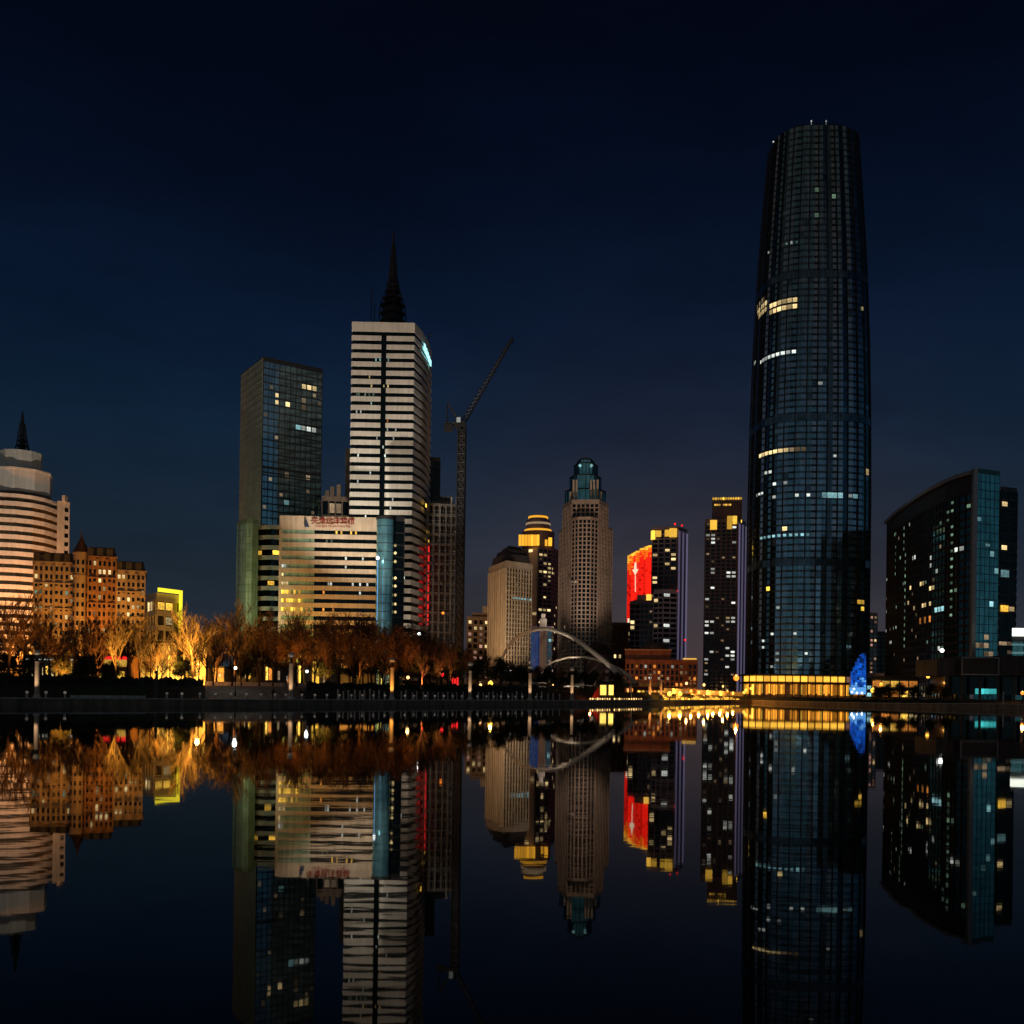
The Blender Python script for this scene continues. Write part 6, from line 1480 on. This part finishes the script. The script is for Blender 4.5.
# ------------------------------------------------------------------ people on the promenade
def person(loc, h, face, mcl, lab, stride=.12, arm=.1, seed=0):
    g = thing('person', loc, lab, 'person', None)
    V = []; E = []; Rr = []
    def v(x, y, z, r): V.append((x * h, y * h, z * h)); Rr.append(r * h); return len(V) - 1
    def e(a, b2): E.append((a, b2))
    pel = v(0, 0, .53, .085); wa = v(0, 0, .62, .075); ch = v(0, .005, .74, .092); ne = v(0, .0, .825, .038); hd = v(0, -.01, .872, .05); hd2 = v(0, -.012, .925, .062); hd3 = v(0, -.005, .965, .045)
    for a, b2 in ((pel, wa), (wa, ch), (ch, ne), (ne, hd), (hd, hd2), (hd2, hd3)): e(a, b2)
    no = v(0, -.062, .915, .012); e(hd2, no)
    for s in (-1, 1):
        sh = v(.105 * s, 0, .80, .045); el_ = v(.135 * s, -.0 + .01, .64, .032); wr = v(.14 * s, -arm * (1 if s > 0 else .4), .50, .022); hn = v(.14 * s, -arm * 1.1 * (1 if s > 0 else .4), .455, .024)
        e(ch, sh); e(sh, el_); e(el_, wr); e(wr, hn)
        for q in range(5):
            f1 = v((.13 + .008 * q) * s, -arm * (1 if s > 0 else .4) - .018 + .006 * q, .425 + .004 * abs(q - 2), .006); e(hn, f1)
        hp = v(.055 * s, 0, .49, .062); kn = v(.06 * s, -stride * .5 * s, .27, .042); an = v(.06 * s, stride * .3 * s, .045, .028); to = v(.065 * s, stride * .3 * s - .09, .018, .02)
        e(pel, hp); e(hp, kn); e(kn, an); e(an, to)
    me = bpy.data.meshes.new('body'); me.from_pydata(V, E, []); o = bpy.data.objects.new('body', me); COL.objects.link(o)
    m_ = o.modifiers.new('skin', 'SKIN'); 
    for i, sv in enumerate(me.skin_vertices[0].data): sv.radius = (Rr[i], Rr[i]); sv.use_root = (i == 0)
    s_ = o.modifiers.new('sub', 'SUBSURF'); s_.levels = 1; s_.render_levels = 1
    bpy.context.view_layer.update(); m2 = bpy.data.meshes.new_from_object(o.evaluated_get(bpy.context.evaluated_depsgraph_get())); bpy.data.objects.remove(o)
    m2.materials.clear(); m2.materials.append(mcl); m2.materials.append(M['skin']); m2.materials.append(M['cloth'])
    for p in m2.polygons:
        z = p.center.z / h; ax = abs(p.center.x) / h
        p.material_index = 1 if (z > .835 or (ax > .115 and z < .49 and z > .40)) else (2 if z < .5 else 0); p.use_smooth = True
    b_ = bpy.data.objects.new('body', m2); COL.objects.link(b_); b_.parent = g
    hm = MB(); hm.lathe([(.03 * h, .885 * h), (.068 * h, .91 * h), (.07 * h, .95 * h), (.05 * h, .985 * h), (.01 * h, 1.0 * h)], 12, (0, .014 * h)); hm.build('hair', M['hair'], None, smooth=True).parent = g
    g.rotation_euler = (0, 0, face)
    return g
ppl = [(273.5, 5.2, 1.72, 0.4, 'cloth', 'person in dark clothes standing on the quay left of the plaza lamp column'),
       (301, 6.5, 1.75, 2.8, 'cloth', 'person in a dark coat, left one of a couple by the plaza lamp column'), (304.5, 6.6, 1.63, -2.6, 'cloth2', 'person in a grey coat, right one of a couple by the plaza lamp column'),
       (346, 5.5, 1.7, 1.4, 'cloth', 'person in dark clothes strolling before the first pale posts'), (433, 5.0, 1.68, -1.5, 'cloth2', 'person in grey strolling right of the orange lamp column'), (455.5, 5.4, 1.74, 1.6, 'cloth', 'person in dark clothes walking just left of the lamp column below the crane'),
       (496, 5.2, 1.7, 1.5, 'cloth', 'person in dark clothes walking midway between the crane and arch lamp columns'), (176, 7.4, 1.7, .3, 'cloth', 'person in dark clothes standing right of the unlit dark lamp column')]
for px, off, h, fa, mk, lab in ppl:
    p = G(px, off); person((p.x, p.y, p.z + .01), h, fa, M[mk], lab, stride=.16)

# ------------------------------------------------------------------ light of the street between trees and facades
OR = (1, .31, .035); OR2 = (1, .36, .06); YE = (1, .46, .06)
for px, D, z, e, c_ in ((5, 408, 10, 60000, OR), (30, 406, 10, 60000, OR), (54, 408, 10, 50000, OR), (38, 310, 3, 11000, OR), (60, 310, 3, 11000, YE), (84, 308, 3, 16000, OR), (106, 308, 3, 20000, YE), (130, 310, 3, 20000, YE),
                        (152, 272, 3, 10000, YE), (170, 272, 3, 9000, YE), (292, 338, 9, 15000, (1, .62, .08)), (318, 338, 8, 9000, OR), (345, 335, 4, 7000, OR), (368, 335, 4, 6000, OR), (400, 352, 6, 9000, OR)):
    p = XY(px, D); lamp('street_light', (p.x, p.y, 2.7 + z), e, c_, .6, 'SPOT', (p.x, p.y + 30, 2.7 + z + 12), R(150))
for px, off, z, e, c_ in ((8, 28, .4, 3372, OR), (32, 30, .4, 5418, OR), (62, 44, .4, 5671, OR), (92, 44, .4, 8403, OR), (116, 26, .3, 13056, YE), (132, 44, .4, 11424, OR), (143, 34, .3, 9792, YE), (158, 42, .4, 17952, YE), (170, 28, .3, 14688, YE), (184, 48, .4, 26112, YE), (194, 32, .3, 21216, YE), (206, 54, .4, 21216, YE),
                          (222, 42, .4, 8640, OR), (240, 56, .4, 4240, OR), (262, 50, .4, 591, OR), (284, 54, .4, 1108, OR), (300, 26, .4, 8744, OR), (318, 38, .4, 2929, YE), (330, 26, .4, 1785, OR), (350, 40, .4, 4498, OR), (374, 26, .4, 2461, OR), (398, 30, .4, 3685, OR), (420, 26, .4, 4412, (1, .30, .07)), (444, 28, .4, 5020, (1, .28, .06)), (470, 48, .4, 371, OR), (520, 44, .4, 1115, (1, .3, .1)), (555, 40, .4, 1404, (1, .3, .1))):
    p = G(px, off - 2.5); lamp('park_uplight', (p.x, p.y, p.z + z), e, c_, .12, 'SPOT', (p.x, p.y + 3.4, p.z + z + 9), R(105))
for px in (150, 164, 176, 188, 200): p = XY(px, 207); lamp('arcade_light', (p.x, p.y, 3.2), 3200, (1, .42, .05), .2, 'SPOT', (p.x, p.y + 5, 7), R(130))
for px in (668, 682, 700, 715, 728): p = G(px, 9); lamp('quay_floodlight', (p.x, p.y, p.z + 1.2), 9000, (1, .42, .05), .3, 'SPOT', (p.x, p.y + 20, p.z + 4), R(140))
# floodlights washing the towers
def flood(px, D, z, tpx, tpy, tD, e, col, ang=60, r=1.0):
    p = XY(px, D, 690); lamp('facade_floodlight', (p.x, p.y, z), e, col, r, 'SPOT', W(tpx, tpy, tD), R(ang))
flood(350, 300, 12, 378, 400, 390, 300000, (1, .86, .70), 52)
flood(352, 366, zt5 + 1.2, 378, 440, 390, 26000, (1, .84, .64), 120)
flood(405, 366, 20, 412, 560, 392, 9000, (1, .84, .64), 110)
flood(20, 350, 12, 25, 480, 430, 170000, (1, .84, .66), 90)
flood(325, 300, 8, 328, 540, 360, 22000, (1, .72, .46), 80)
flood(243, 340, 4, 247, 595, 366, 30000, (.66, 1, .74), 62)
flood(190, 372, 8, 250, 500, 415, 60000, (.95, 1, .55), 70)  # unseen lamp added to turn the tower's bronze side olive
flood(470, 470, 5, 497, 600, 535, 130000, (1, .60, .28), 60)
flood(520, 470, 5, 522, 600, 525, 30000, (1, .85, .7), 60)
flood(583, 395, 6, 585, 540, 478, 190000, (1, .78, .64), 47)
flood(660, 390, 4, 660, 672, 415, 7000, (1, .30, .06), 110)
flood(636, 390, 4, 640, 668, 415, 4000, (1, .30, .08), 110)
flood(384, 335, 4, 384, 590, 352, 5000, (.6, .95, 1), 60)
